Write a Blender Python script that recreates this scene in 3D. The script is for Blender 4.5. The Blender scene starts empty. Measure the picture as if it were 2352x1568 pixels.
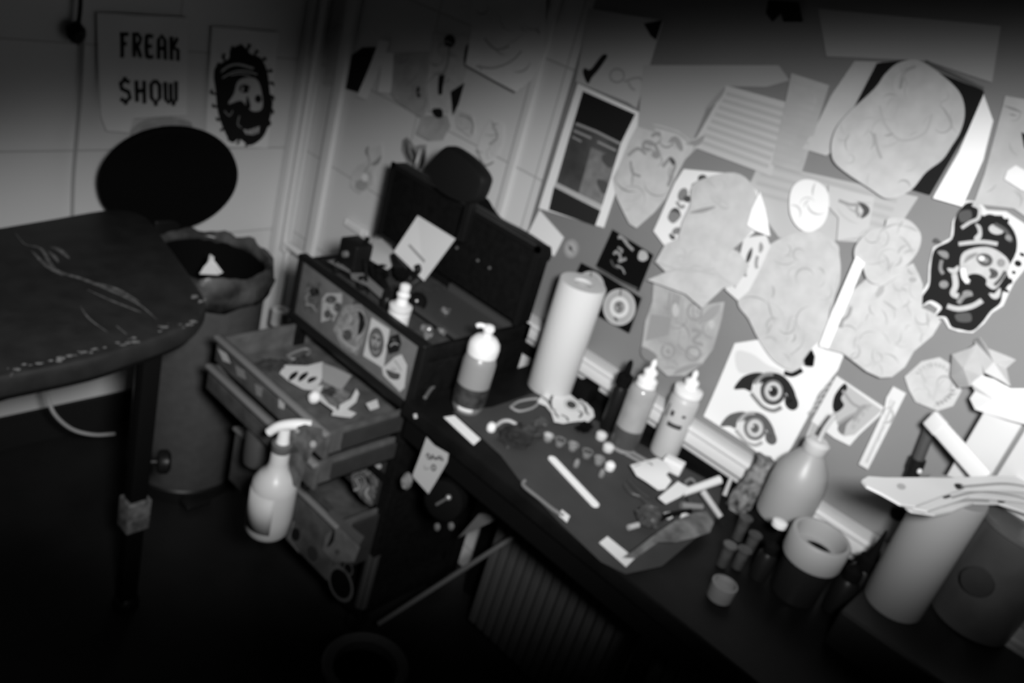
import bpy, bmesh, math, random
from mathutils import Vector, Matrix, noise
from mathutils.geometry import delaunay_2d_cdt, intersect_line_plane

# ------------------------------------------------------------------ camera, world, lamps
S = bpy.context.scene
F = 2075.0; CX, CY = 1176.0, 784.0; H = 1.65
_up = -Vector((-1236, -4116, -F)).normalized()
_a = Vector((-2776, 1898, -F)); _a = (_a - _up * _a.dot(_up)).normalized()
_b = _a.cross(_up).normalized()
ROT = Matrix((_b, _a, _up))                      # camera axes -> world (X along left wall, Y along right wall, Z up)
cam = bpy.data.objects.new('camera', bpy.data.cameras.new('camera'))
S.collection.objects.link(cam); S.camera = cam
cam.matrix_world = Matrix.Translation((0, 0, H)) @ ROT.to_4x4()
cam.data.sensor_width = 36.0; cam.data.lens = 36.0 * F / 2352.0
cam.data.clip_start = 0.02
cam.data.dof.use_dof = True; cam.data.dof.focus_distance = 0.42; cam.data.dof.aperture_fstop = 13.0

S.view_settings.view_transform = 'Standard'; S.view_settings.look = 'None'
S.view_settings.gamma = 1.0; S.view_settings.exposure = 0.0
try: S.view_settings.use_curve_mapping = False
except Exception: pass
w = bpy.data.worlds.new('world'); S.world = w; w.use_nodes = True
w.node_tree.nodes['Background'].inputs[0].default_value = (1, 1, 1, 1)
w.node_tree.nodes['Background'].inputs[1].default_value = 0.004

O = Vector((0, 0, H))
def ray(x, y): return ROT @ Vector((x - CX, CY - y, -F))
def P(x, y, z):                                   # where the sight line through a photo pixel meets height z
    r = ray(x, y); return O + r * ((z - H) / r.z)
def PX(x, y, X):
    r = ray(x, y); return O + r * (X / r.x)
def PY(x, y, Y):
    r = ray(x, y); return O + r * (Y / r.y)

def spot(name, loc, aim, watt, deg, blend, size, sx, roll=0.0):
    l = bpy.data.lights.new(name, 'SPOT'); l.energy = watt; l.spot_size = math.radians(deg)
    l.spot_blend = blend; l.shadow_soft_size = size
    o = bpy.data.objects.new(name, l); S.collection.objects.link(o)
    d = (Vector(aim) - Vector(loc)).normalized()
    right = (ROT @ Vector((math.cos(roll), math.sin(roll), 0)))
    right = (right - d * right.dot(d)).normalized()
    up = (-d).cross(right)
    m = Matrix((right, up, -d)).transposed().to_4x4()
    o.matrix_world = Matrix.Translation(loc) @ m @ Matrix.Diagonal((sx, 1, 1, 1))
    return o
spot('added_band_spot', (0.08, -0.14, 1.80), PX(1420, 792, 1.6), 210, 37, 1.0, 0.09, 3.5, -.01)  # unseen lamp added by the camera; oval beam leaves dark top and bottom bands

# ------------------------------------------------------------------ materials (all grey: the place is photographed in black and white)
MATS = {}
def mat(name, v, rough=.6, var=0.0, scale=20, metal=0.0, bump=0.0, trans=0.0, spec=.4, coords='Object'):
    if name in MATS: return MATS[name]
    m = bpy.data.materials.new(name); m.use_nodes = True; nt = m.node_tree; N = nt.nodes; L = nt.links
    b = N['Principled BSDF']; b.inputs['Base Color'].default_value = (v, v, v, 1)
    b.inputs['Roughness'].default_value = rough; b.inputs['Metallic'].default_value = metal
    b.inputs['Specular IOR Level'].default_value = spec
    if trans: b.inputs['Transmission Weight'].default_value = trans; b.inputs['IOR'].default_value = 1.3
    if var or bump:
        tc = N.new('ShaderNodeTexCoord'); nz = N.new('ShaderNodeTexNoise')
        nz.inputs['Scale'].default_value = scale; nz.inputs['Detail'].default_value = 5
        L.new(tc.outputs[coords], nz.inputs['Vector'])
        if var:
            mr = N.new('ShaderNodeMapRange'); mr.inputs['From Min'].default_value = .3; mr.inputs['From Max'].default_value = .7
            mr.inputs['To Min'].default_value = v * (1 - var); mr.inputs['To Max'].default_value = min(1, v * (1 + var))
            L.new(nz.outputs['Fac'], mr.inputs['Value']); L.new(mr.outputs[0], b.inputs['Base Color'])
        if bump:
            bp = N.new('ShaderNodeBump'); bp.inputs['Strength'].default_value = bump; bp.inputs['Distance'].default_value = .003
            L.new(nz.outputs['Fac'], bp.inputs['Height']); L.new(bp.outputs[0], b.inputs['Normal'])
    MATS[name] = m; return m

def tile_mat(name, swap):
    m = bpy.data.materials.new(name); m.use_nodes = True; nt = m.node_tree; N = nt.nodes; L = nt.links
    b = N['Principled BSDF']; b.inputs['Roughness'].default_value = .3
    g = N.new('ShaderNodeNewGeometry'); sp = N.new('ShaderNodeSeparateXYZ'); L.new(g.outputs['Position'], sp.inputs[0])
    cb = N.new('ShaderNodeCombineXYZ')
    off = N.new('ShaderNodeMath'); off.operation = 'ADD'; off.inputs[1].default_value = (-1.045 if not swap else -1.50) + 8 * .40
    L.new(sp.outputs['Y' if swap else 'X'], off.inputs[0]); L.new(off.outputs[0], cb.inputs[0])
    of2 = N.new('ShaderNodeMath'); of2.operation = 'ADD'; of2.inputs[1].default_value = -.83 + 8 * .255
    L.new(sp.outputs['Z'], of2.inputs[0]); L.new(of2.outputs[0], cb.inputs[1])
    br = N.new('ShaderNodeTexBrick'); br.offset = 0; br.inputs['Scale'].default_value = 1
    br.inputs['Brick Width'].default_value = .42; br.inputs['Row Height'].default_value = .255
    br.inputs['Mortar Size'].default_value = .0022; br.inputs['Mortar Smooth'].default_value = .2
    br.inputs['Color1'].default_value = (.60, .60, .60, 1); br.inputs['Color2'].default_value = (.64, .64, .64, 1)
    br.inputs['Mortar'].default_value = (.40, .40, .40, 1)
    L.new(cb.outputs[0], br.inputs['Vector']); L.new(br.outputs['Color'], b.inputs['Base Color'])
    bp = N.new('ShaderNodeBump'); bp.inputs['Strength'].default_value = .3; bp.inputs['Distance'].default_value = .002; bp.invert = True
    L.new(br.outputs['Fac'], bp.inputs['Height']); L.new(bp.outputs[0], b.inputs['Normal'])
    return m

PAPER = mat('white paper', .66, .8, .04, 9)
BRIGHT = mat('bright white paper', .76, .7)
TRACE = mat('tracing paper', .50, .8, .09, 34, bump=.12, spec=.15)
TRACE2 = mat('grey tracing paper', .38, .7, .18, 22, bump=.2)
MIDP = mat('grey paper', .42, .8, .08, 15)
INK = mat('black ink', .012, .7, spec=.1)
DINK = mat('dark grey ink', .07, .8, spec=.1)
MINK = mat('grey ink', .28, .8, spec=.2)
PENCIL = mat('pencil line', .36, .8, spec=.2)
FAINT = mat('faint pencil line', .44, .8, spec=.2)
BLACK = mat('black plastic', .008, .4, spec=.2)
BLACKM = mat('matt black', .004, .8, spec=.05)
CHEST = mat('black painted steel', .006, .45, .3, 60, spec=.15)
DRAWER = mat('grey painted steel', .16, .5, .1, 40)
PANEL = mat('grey chest front', .13, .5, .15, 30)
STEEL = mat('brushed steel', .13, .42, .1, 40, metal=.45)
DSTEEL = mat('dark steel', .10, .4, .1, 40, metal=.7)
WHITEP = mat('white plastic', .70, .4)
OFFW = mat('milky plastic', .62, .4, .05, 10)
CLEAR = mat('clear plastic', .75, .15, trans=.75)
LIQ = mat('soap liquid', .5, .25, .05, 10)
GREY = mat('grey plastic', .2, .5)
DGREY = mat('dark grey plastic', .06, .5)
VINYL = mat('black vinyl', .020, .5, .25, 25, bump=.15, spec=.25)
TORN = mat('torn vinyl backing', .11, .9, .6, 90)
MAT_ = mat('black paper mat', .045, .7, .12, 14, spec=.3)
FILM = mat('crumpled cling film', .16, .22, .7, 30, bump=.8, trans=.35)
BAG = mat('clear liner bag', .07, .25, .8, 16, bump=.8, trans=.2)
BOARD = mat('grey wall board', .22, .5, .06, 3)
TRUNK = mat('white trunking', .66, .45)
PIPE = mat('white painted pipe', .68, .4)

# ------------------------------------------------------------------ mesh building
def proj(p):
    c = ROT.transposed() @ (Vector(p) - O); return (CX + F * c.x / -c.z, CY - F * c.y / -c.z)

CROPS = {'Z1': (0, 0, 800/2091), 'Z2': (650, 0, 700/1960), 'Z3': (1200, 0, 600/1882), 'Z4': (1750, 0, 602/1888),
         'Z5': (1200, 450, 600/1882), 'Z6': (1750, 450, 602/1888), 'Y1': (0, 450, 700/1829), 'Y2': (600, 450, 650/2038),
         'Y3': (450, 850, 700/1829), 'Y4': (950, 850, 600/1882), 'Y5': (1300, 800, 600/1882), 'Y6': (1750, 850, 602/1716),
         'Y7': (0, 1000, 1100/2352), 'Y8': (1200, 1150, 1152/2352), 'F': (0, 0, 1)}
def C(key, pts):
    x0, y0, s = CROPS[key]; return [(x0 + x * s, y0 + y * s) for x, y in pts]

def catmull(pts, n=6, closed=False):
    k = len(pts)
    if k < 3: return [tuple(p) for p in pts]
    out = []
    for i in range(k if closed else k - 1):
        g = (lambda j: pts[j % k]) if closed else (lambda j: pts[max(0, min(k - 1, j))])
        p0, p1, p2, p3 = g(i - 1), g(i), g(i + 1), g(i + 2)
        for s in range(n):
            t = s / n
            out.append(tuple(.5 * ((2 * b) + (-a + c) * t + (2*a - 5*b + 4*c - d) * t*t + (-a + 3*b - 3*c + d) * t**3)
                             for a, b, c, d in zip(p0, p1, p2, p3)))
    if not closed: out.append(tuple(pts[-1]))
    return out

class MB:
    def __init__(s): s.v = []; s.f = []; s.m = []
    def add(s, vs, fs, m=0):
        o = len(s.v); s.v += [Vector(v) for v in vs]
        for f in fs: s.f.append([i + o for i in f]); s.m.append(m)
    def box(s, lo, hi, m=0, bev=0.0):
        if bev:
            bm = bmesh.new(); bmesh.ops.create_cube(bm, size=1)
            lo = Vector(lo); hi = Vector(hi); c = (lo + hi) / 2; d = hi - lo
            for v in bm.verts: v.co = Vector((c.x + v.co.x*d.x, c.y + v.co.y*d.y, c.z + v.co.z*d.z))
            bmesh.ops.bevel(bm, geom=bm.edges[:], offset=bev, segments=3, affect='EDGES', profile=.5)
            bm.verts.index_update(); s.add([v.co.copy() for v in bm.verts], [[v.index for v in f.verts] for f in bm.faces], m); bm.free(); return
        x0, y0, z0 = lo; x1, y1, z1 = hi
        s.add([(x0,y0,z0),(x1,y0,z0),(x1,y1,z0),(x0,y1,z0),(x0,y0,z1),(x1,y0,z1),(x1,y1,z1),(x0,y1,z1)],
              [(0,3,2,1),(4,5,6,7),(0,1,5,4),(1,2,6,5),(2,3,7,6),(3,0,4,7)], m)
    def obox(s, c, ax, size, m=0, bev=0.0):      # oriented box, ax = 3 axis vectors
        t = MB(); h = [q / 2 for q in size]; t.box([-h[0], -h[1], -h[2]], h, m, bev)
        c = Vector(c); s.add([c + ax[0]*v.x + ax[1]*v.y + ax[2]*v.z for v in t.v], t.f, m)
    def lathe(s, prof, c=(0,0,0), ax=(0,0,1), m=0, n=28, cap=True, sx=1.0, mm=None):
        az = Vector(ax).normalized(); t = Vector((1,0,0)) if abs(az.x) < .9 else Vector((0,1,0))
        u = az.cross(t).normalized(); w_ = az.cross(u); c = Vector(c); vs = []
        for r, z in prof:
            for i in range(n):
                a = 2*math.pi*i/n; vs.append(c + u*(r*math.cos(a)*sx) + w_*(r*math.sin(a)) + az*z)
        for j in range(len(prof)-1):
            fs = [(j*n+i, j*n+(i+1) % n, (j+1)*n+(i+1) % n, (j+1)*n+i) for i in range(n)]
            if j == 0: o = len(s.v); s.v += vs
            for f in fs: s.f.append([k+o for k in f]); s.m.append(mm[j] if mm else m)
        if cap:
            s.f.append([o+i for i in range(n)][::-1]); s.m.append(mm[0] if mm else m)
            s.f.append([o+(len(prof)-1)*n+i for i in range(n)]); s.m.append(mm[-1] if mm else m)
    def tube(s, pts, r, m=0, n=10, smooth=5, rs=None, flat=1.0):
        p = [Vector(q) for q in catmull([tuple(q) for q in pts], smooth)] if smooth > 1 else [Vector(q) for q in pts]
        vs = []; k = len(p); ref = None
        for i in range(k):
            d = (p[min(k-1,i+1)] - p[max(0,i-1)]).normalized()
            if ref is None: ref = Vector((0,0,1)) if abs(d.z) < .9 else Vector((0,1,0))
            u = (ref - d*ref.dot(d)).normalized(); ref = u; w_ = d.cross(u)
            rr = r if rs is None else rs[0] + (rs[1]-rs[0])*i/(k-1)
            for j in range(n):
                a = 2*math.pi*j/n; vs.append(p[i] + u*rr*flat*math.cos(a) + w_*rr*math.sin(a))
        fs = [(i*n+j, i*n+(j+1) % n, (i+1)*n+(j+1) % n, (i+1)*n+j) for i in range(k-1) for j in range(n)]
        fs += [list(range(n))[::-1], [(k-1)*n+j for j in range(n)]]
        s.add(vs, fs, m)
    def prism(s, poly, lo, hi, m=0):              # poly: 2D (x,y) outline, extruded z lo..hi
        n = len(poly); s.add([(x,y,lo) for x,y in poly] + [(x,y,hi) for x,y in poly],
              [list(range(n))[::-1], list(range(n, 2*n))] + [(i,(i+1) % n,n+(i+1) % n,n+i) for i in range(n)], m)
    def blob(s, c, r, m=0, amp=.25, fr=30, n=3, seed=0):
        bm = bmesh.new(); bmesh.ops.create_icosphere(bm, subdivisions=n, radius=1)
        vs = []
        for v in bm.verts:
            q = v.co.normalized(); k = 1 + amp*noise.noise(Vector((q.x*fr*.1+seed, q.y*fr*.1, q.z*fr*.1)))*2
            vs.append(Vector(c) + Vector((q.x*r[0]*k, q.y*r[1]*k, q.z*r[2]*k)))
        s.add(vs, [[v.index for v in f.verts] for f in bm.faces], m); bm.free()
    def build(s, name, mats, parent=None, smooth=True, solid=0.0, off=-1, recalc=True):
        me = bpy.data.meshes.new(name)
        o = bpy.data.objects.new(name, me); S.collection.objects.link(o)
        org = Vector((0,0,0))
        if parent is not None:
            o.parent = parent; org = wpos(parent)
        else:
            zs = min(v.z for v in s.v); org = Vector(((min(v.x for v in s.v)+max(v.x for v in s.v))/2, (min(v.y for v in s.v)+max(v.y for v in s.v))/2, zs))
            o.location = org
        me.from_pydata([v - org for v in s.v], [], s.f)
        if not isinstance(mats, (list, tuple)): mats = [mats]
        for m_ in mats: me.materials.append(m_)
        for p, mi in zip(me.polygons, s.m): p.material_index = min(mi, len(mats)-1)
        bm = bmesh.new(); bm.from_mesh(me)
        if not solid and recalc: bmesh.ops.recalc_face_normals(bm, faces=bm.faces[:])
        for f in bm.faces: f.smooth = smooth
        if smooth:
            for e in bm.edges:
                if len(e.link_faces) == 2 and e.calc_face_angle(0) > math.radians(38): e.smooth = False
        bm.to_mesh(me); bm.free()
        if solid:
            q = o.modifiers.new('solid', 'SOLIDIFY'); q.thickness = solid; q.offset = off
        return o
def wpos(o):
    l = Vector(o.location)
    while o.parent: o = o.parent; l += Vector(o.location)
    return l
def tag(o, label, cat, group=None):
    o['label'] = label; o['category'] = cat
    if group: o['group'] = group
    return o
def thing(name, label, cat, loc, group=None):
    o = bpy.data.objects.new(name, None); S.collection.objects.link(o); o.location = loc; o.empty_display_size = .03
    return tag(o, label, cat, group)
def struct(o): o['kind'] = 'structure'; return o

# ------------------------------------------------------------------ sheets on walls
class Wall:
    def __init__(s, kind, at): s.k = kind; s.at = at
    def uv(s, x, y, d):                            # pixel -> wall coordinates at distance d in front of the wall
        if s.k == 'R': p = PX(x, y, s.at - d); return (-p.y, p.z)
        p = PY(x, y, s.at - d); return (p.x, p.z)
    def pt(s, u, v, d):
        return Vector((s.at - d, -u, v)) if s.k == 'R' else Vector((u, s.at - d, v))
WR = Wall('R', 1.62); WL = Wall('L', 2.10)
class Flat:                                         # horizontal surface at height z
    def __init__(s, z): s.z = z
    def uv(s, x, y, d): p = P(x, y, s.z + d); return (p.x, p.y)
    def pt(s, u, v, d): return Vector((u, v, s.z + d))

def fill(mb, wall, poly, disp, m, step=.02, th=0):
    n = len(poly); b = []
    for i in range(n):
        a = Vector(poly[i]); c = Vector(poly[(i+1) % n]); k = max(1, int((c-a).length/step))
        b += [a + (c-a)*(j/k) for j in range(k)]
    nb = len(b); us = [p.x for p in b]; vs = [p.y for p in b]; pts = list(b)
    u = min(us)+step*.5
    while u < max(us):
        v = min(vs)+step*.5
        while v < max(vs):
            pts.append(Vector((u, v))); v += step
        u += step
    r = delaunay_2d_cdt(pts, [(i, (i+1) % nb) for i in range(nb)], [list(range(nb))], 1, 1e-6)
    # force facing outwards
    V = [wall.pt(p.x, p.y, disp(p.x, p.y)) for p in r[0]]; fs = []
    out = wall.pt(0,0,1) - wall.pt(0,0,0)
    for f in r[2]:
        f = list(f)
        nn = (V[f[1]]-V[f[0]]).cross(V[f[2]]-V[f[0]])
        fs.append(f if nn.dot(out) > 0 else f[::-1])
    mb.add(V, fs, m)
    if th:                                         # back face and rim of the sheet
        W = [wall.pt(p.x, p.y, disp(p.x, p.y) - th) for p in r[0]]; mb.add(W, [f[::-1] for f in fs], m)
        cnt = {}
        for f in fs:
            for i in range(len(f)):
                e_ = (f[i], f[(i+1) % len(f)]); k_ = tuple(sorted(e_)); cnt[k_] = None if k_ in cnt else e_
        ed = [e_ for e_ in cnt.values() if e_]
        for a_, b_ in ed: mb.add([V[a_], V[b_], W[b_], W[a_]], [(0, 3, 2, 1)], m)
def ribbon(mb, wall, pts, wd, disp, m, taper=False):
    k = len(pts)
    if k < 2: return
    L_ = []; 
    for i in range(k):
        d = (Vector(pts[min(k-1,i+1)]) - Vector(pts[max(0,i-1)]))
        if d.length < 1e-7: d = Vector((1,0))
        d.normalize(); q = Vector((-d.y, d.x)); h = wd/2*(math.sin(math.pi*(i+.4)/(k-.2)) if taper else 1)
        c = Vector(pts[i]); L_ += [c + q*h, c - q*h]
    V = [wall.pt(p.x, p.y, disp(p.x, p.y)) for p in L_]; out = wall.pt(0,0,1) - wall.pt(0,0,0); fs = []
    for i in range(k-1):
        f = [2*i, 2*i+1, 2*i+3, 2*i+2]; nn = (V[f[1]]-V[f[0]]).cross(V[f[2]]-V[f[0]])
        fs.append(f if nn.dot(out) > 0 else f[::-1])
    mb.add(V, fs, m)
def inpoly(p, poly):
    c = False; n = len(poly)
    for i in range(n):
        x1, y1 = poly[i]; x2, y2 = poly[(i+1) % n]
        if (y1 > p[1]) != (y2 > p[1]) and p[0] < (x2-x1)*(p[1]-y1)/(y2-y1)+x1: c = not c
    return c

def sheet(name, label, cat, wall, poly, d=.002, m=None, marks=(), amp=.002, curl=0.0, smooth=False, scrib=0, seed=1, sm=None,
          group=None, parent=None, th=.0004, step=.02):
    """poly/marks are outlines measured on the photograph; they become outlines in the wall's own plane"""
    mats = [m or PAPER]; mb = MB()
    if smooth: poly = catmull(poly, 5, True)
    uvp = [wall.uv(x, y, d) for x, y in poly]
    v0 = min(p[1] for p in uvp); v1 = max(p[1] for p in uvp); hh = max(1e-4, v1-v0)
    def disp(u, v, e=0.0):
        q = noise.noise(Vector((u*9+seed*7.1, v*9, seed*3.3)))
        t = max(0.0, min(1.0, (v1-v)/hh))
        return d + e + amp*(1+q) + curl*t**2.5
    fill(mb, wall, uvp, disp, 0, step, th)
    def mi(mm):
        if mm not in mats: mats.append(mm)
        return mats.index(mm)
    lev = 1
    for mk in marks:
        kind, pts, mm = mk[0], mk[1], mk[2]
        e = .00045 + .00006*lev; lev += 1
        dd = lambda u, v, e=e: disp(u, v, e)
        if kind == 'fill': fill(mb, wall, [wall.uv(x, y, d) for x, y in pts], dd, mi(mm), step)
        elif kind == 'sfill': fill(mb, wall, [wall.uv(x, y, d) for x, y in catmull(pts, 4, True)], dd, mi(mm), step)
        else:
            q = pts if kind == 'line' else catmull(pts, 6, kind == 'loop')
            if kind == 'loop': q = q + [q[0]]
            ribbon(mb, wall, [wall.uv(x, y, d) for x, y in q], mk[3]*.00092, dd, mi(mm), kind == 'brush')
    if scrib:
        rnd = random.Random(seed); xs = [p[0] for p in poly]; ys = [p[1] for p in poly]; done = 0; tries = 0
        while done < scrib and tries < scrib*20:
            tries += 1
            x = rnd.uniform(min(xs), max(xs)); y = rnd.uniform(min(ys), max(ys)); a = rnd.uniform(0, 6.28); cv = rnd.uniform(-.6, .6)
            q = []; st = rnd.uniform(5, 11)
            for _ in range(rnd.randint(4, 10)):
                if not inpoly((x, y), poly): break
                q.append((x, y)); a += cv; x += st*math.cos(a); y += st*math.sin(a)
            if len(q) > 3:
                done += 1.6; q = catmull(q, 3); lev += .6
                e = .0005 + .000012*lev
                ribbon(mb, wall, [wall.uv(*t, d) for t in q], rnd.uniform(2, 5)*.00092, lambda u, v, e=e: disp(u, v, e), mi(rnd.choice(sm or [PENCIL, FAINT])), True)
    o = mb.build(name, mats, parent, smooth=True, recalc=False)
    if parent is None: tag(o, label, cat, group)
    return o
def ell(cx, cy, rx, ry, rot=0, n=18):
    c, s_ = math.cos(rot), math.sin(rot)
    return [(cx + rx*math.cos(t)*c - ry*math.sin(t)*s_, cy + rx*math.cos(t)*s_ + ry*math.sin(t)*c) for t in [2*math.pi*i/n for i in range(n)]]

# ================================================================== THE ROOM
mb = MB(); mb.box((-.8, -1.4, -.05), (1.62, 2.10, 0)); struct(mb.build('floor', mat('dark floor', .012, .5, .35, 6, spec=.3), smooth=False))
mb = MB(); mb.box((1.62, -1.4, -.05), (1.74, 2.22, 2.5)); struct(mb.build('wall_right', tile_mat('tiles right', True), smooth=False))
mb = MB(); mb.box((-.8, 2.10, -.05), (1.62, 2.22, 2.5)); struct(mb.build('wall_left', tile_mat('tiles left', False), smooth=False))
mb = MB(); mb.box((-.8, 2.088, 0), (1.62, 2.10, .10)); struct(mb.build('baseboard_left', mat('dark skirting', .012, .6, spec=.15), smooth=False))
# grey board that carries the drawings
mb = MB(); mb.box((1.608, -1.0, .786), (1.62, 1.208, 2.2), bev=.002); o = struct(mb.build('trim_1', BOARD))
# sill trunking along the right wall; black strip painted for the dark gap below
mb = MB(); mb.box((1.572, -.9, .745), (1.62, 1.36, .778), bev=.005); mb.box((1.592, -.9, .722), (1.62, 1.355, .746), 1, bev=.003); mb.box((1.598, -.9, .690), (1.62, 1.30, .7225), 2)
mb.box((1.566, -.9, .776), (1.62, 1.362, .788), bev=.003)
struct(mb.build('trim_2', [TRUNK, mat('trunking base', .55, .5), BLACKM]))
# corner duct and vertical trims
for k, (x0, x1, y0, y1) in enumerate([(1.560, 1.62, 2.065, 2.10), (1.60, 1.62, 1.945, 1.985)]):
    mb = MB(); mb.box((x0, y0, 0), (x1, y1, 2.5), bev=.005); struct(mb.build('trim_%d' % (k+3), PIPE))
mb = MB(); mb.box((1.612, 1.300, .79), (1.62, 1.325, 2.5), bev=.003); struct(mb.build('trim_5', mat('tile trim', .62, .4)))
# white pipe that comes down the corner and turns along the wall
mb = MB(); mb.tube([(1.575, 2.045, 2.5), (1.575, 2.045, 1.2), (1.575, 2.045, .58), (1.577, 2.032, .556), (1.580, 1.99, .550), (1.580, 1.60, .550)], .011, smooth=4)
o = tag(mb.build('heating_pipe', PIPE), 'thin white pipe running down the tiled corner and bending along the wall', 'pipe')
mb = MB(); mb.tube([(1.590, 2.045, .54), (1.590, 2.045, .3), (1.590, 2.045, .0)], .009, smooth=1)
tag(mb.build('riser_pipe', PIPE), 'short thin white pipe in the corner rising from the floor to the bend', 'pipe')

# ------------------------------------------------------------------ left wall
# lettering strokes in a 0..1 box, y down
GL = {'F': [[(.3,.02),(.3,.98)],[(.08,.10),(.88,.06)],[(.3,.48),(.72,.46)],[(.12,.95),(.45,1.0)]],
      'R': [[(.25,.02),(.25,.98)],[(.05,.08),(.55,.02),(.85,.2),(.7,.42),(.25,.5)],[(.5,.5),(.85,.98)]],
      'E': [[(.28,.03),(.22,.5),(.3,.97)],[(.28,.05),(.85,.08)],[(.25,.5),(.75,.48)],[(.3,.95),(.85,.9)]],
      'A': [[(.2,.98),(.22,.2),(.5,.02),(.8,.2),(.8,.98)],[(.2,.55),(.8,.52)]],
      'K': [[(.22,.02),(.22,.98)],[(.25,.52),(.8,.05)],[(.3,.45),(.82,.55),(.8,.98)]],
      'S': [[(.85,.12),(.5,.02),(.18,.18),(.25,.42),(.75,.55),(.85,.8),(.5,.98),(.12,.86)],[(.5,-.12),(.5,.1)],[(.5,.9),(.5,1.12)]],
      'H': [[(.22,.02),(.22,.98)],[(.8,.02),(.78,1.05)],[(.22,.5),(.8,.46)]],
      'O': [[(.5,.0),(.18,.2),(.18,.78),(.5,1.0),(.82,.78),(.82,.2),(.5,.0)],[(.5,.95),(.5,1.15)]],
      'W': [[(.1,.05),(.12,.85),(.32,1.0),(.5,.8),(.5,.1)],[(.5,.8),(.7,1.0),(.88,.85),(.9,.0)],[(.68,.95),(.68,1.12)]],
      'C': [[(.8,.12),(.4,.02),(.18,.3),(.2,.75),(.5,.98),(.82,.85)]], '5': [[(.8,.05),(.25,.05),(.22,.45),(.7,.45),(.8,.75),(.5,.98),(.15,.88)]],
      'I': [[(.5,.02),(.5,.98)]], 'D': [[(.25,.02),(.25,.98),(.6,.95),(.85,.6),(.8,.3),(.55,.05),(.25,.02)]], 'L': [[(.3,.02),(.25,.95),(.85,.92)]],
      'U': [[(.2,.02),(.2,.75),(.5,.98),(.8,.75),(.8,.02)]], 'T': [[(.1,.08),(.9,.05)],[(.5,.05),(.5,.98)]], 'N': [[(.2,.98),(.2,.02),(.8,.98),(.8,.02)]]}
def word(t, x0, y0, cw, ch, wd, mm=INK, slope=0.0, gap=.12):
    out = []
    for i, c in enumerate(t):
        if c == ' ': continue
        for s_ in GL[c]:
            out.append(('line', [(x0 + (i + g[0]*(1-gap))*cw, y0 + g[1]*ch + slope*(i + g[0])*cw) for g in s_], mm, wd))
    return out
marks = word('FREAK', 272, 72, 28.5, 56, 10, INK, .08) + word('SHOW', 268, 180, 35, 50, 11, INK, .03)
sheet('poster', 'white poster lettered FREAK SHOW in black gothic capitals on left wall', 'poster', WL,
      [(222, 28), (432, 40), (424, 262), (300, 268), (290, 300), (238, 296), (226, 262)], .006, mat('poster stock', .70, .8), marks, .003, .012, seed=4)
sheet('drawing', 'pale rounded paper drawing hanging just below the FREAK SHOW poster', 'drawing', WL,
      [(304, 330), (300, 300), (330, 276), (380, 268), (425, 275), (442, 290), (440, 345), (310, 345)], .010, TRACE2,
      [('curve', [(312,322),(330,290),(360,285)], MINK, 4), ('curve', [(350,330),(370,290),(400,300),(395,330)], MINK, 4)], .002, .0, True, 14, 9, sm=[MINK, PENCIL])
Z = lambda pts: C('Z1', pts)
marks = [('sfill', Z([(1380,300),(1450,268),(1500,320),(1560,345),(1600,420),(1618,560),(1632,620),(1600,760),(1560,830),(1490,868),(1430,830),(1380,850),(1330,760),(1300,660),(1290,560),(1280,440),(1300,390),(1370,350)]), INK),
  ('curve', Z([(1320,430),(1370,395),(1430,385),(1520,410)]), MIDP, 6), ('curve', Z([(1330,465),(1400,430),(1470,425),(1540,445)]), MIDP, 4), ('curve', Z([(1380,450),(1440,440),(1500,455)]), MIDP, 3),
  ('sfill', Z([(1430,480),(1520,465),(1560,520),(1570,640),(1520,665),(1480,640),(1440,600),(1365,620),(1400,560)]), MIDP),
  ('sfill', Z(ell(1465,530,34,26)), INK), ('sfill', Z(ell(1545,590,20,24)), INK), ('sfill', Z([(1480,570),(1500,640),(1470,640)]), INK),
  ('fill', Z([(1450,770),(1480,776),(1550,752),(1545,790),(1520,805),(1470,800)]), MIDP), ('line', Z([(1480,775),(1485,802)]), INK, 3), ('line', Z([(1505,768),(1510,803)]), INK, 3), ('line', Z([(1528,760),(1530,800)]), INK, 3),
  ('curve', Z([(1340,660),(1370,690),(1390,660)]), MINK, 3), ('curve', Z([(1430,690),(1420,740),(1440,760)]), MINK, 3)]
for k in range(22):
    a = k/22*6.283; cx, cy = 1455, 565
    marks.append(('brush', Z([(cx+155*math.cos(a), cy+250*math.sin(a)), (cx+(178+8*(k%3))*math.cos(a+.05), cy+(290+10*(k%2))*math.sin(a+.05)), (cx+185*math.cos(a+.12), cy+300*math.sin(a+.12))]), INK, 9))
sheet('poster', 'white poster with black bearded skull head in a turban on left wall', 'poster', WL,
      [(486, 60), (640, 74), (612, 338), (468, 332)], .004, mat('poster stock b', .72, .8), marks, .002, .004, seed=5)
# cord and black hook on left wall
mb = MB(); mb.tube([PY(192, 90, 2.09), PY(186, 200, 2.09), PY(176, 320, 2.09), PY(168, 420, 2.092), PY(165, 560, 2.09)], .004)
tag(mb.build('hanging_cord', mat('grey cord', .36, .6)), 'thin grey cord hanging down the left wall from a black hook', 'cord')
mb = MB(); c = PY(175, 75, 2.08); mb.blob(c, (.02, .018, .024), amp=.1); mb.tube([c + Vector((.004,0,.02)), c + Vector((.006,0,.06)), c + Vector((.008,.01,.12))], .005)
tag(mb.build('wall_hook', BLACK), 'black hook bulb on upper left wall above the grey cord', 'hook')

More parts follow.
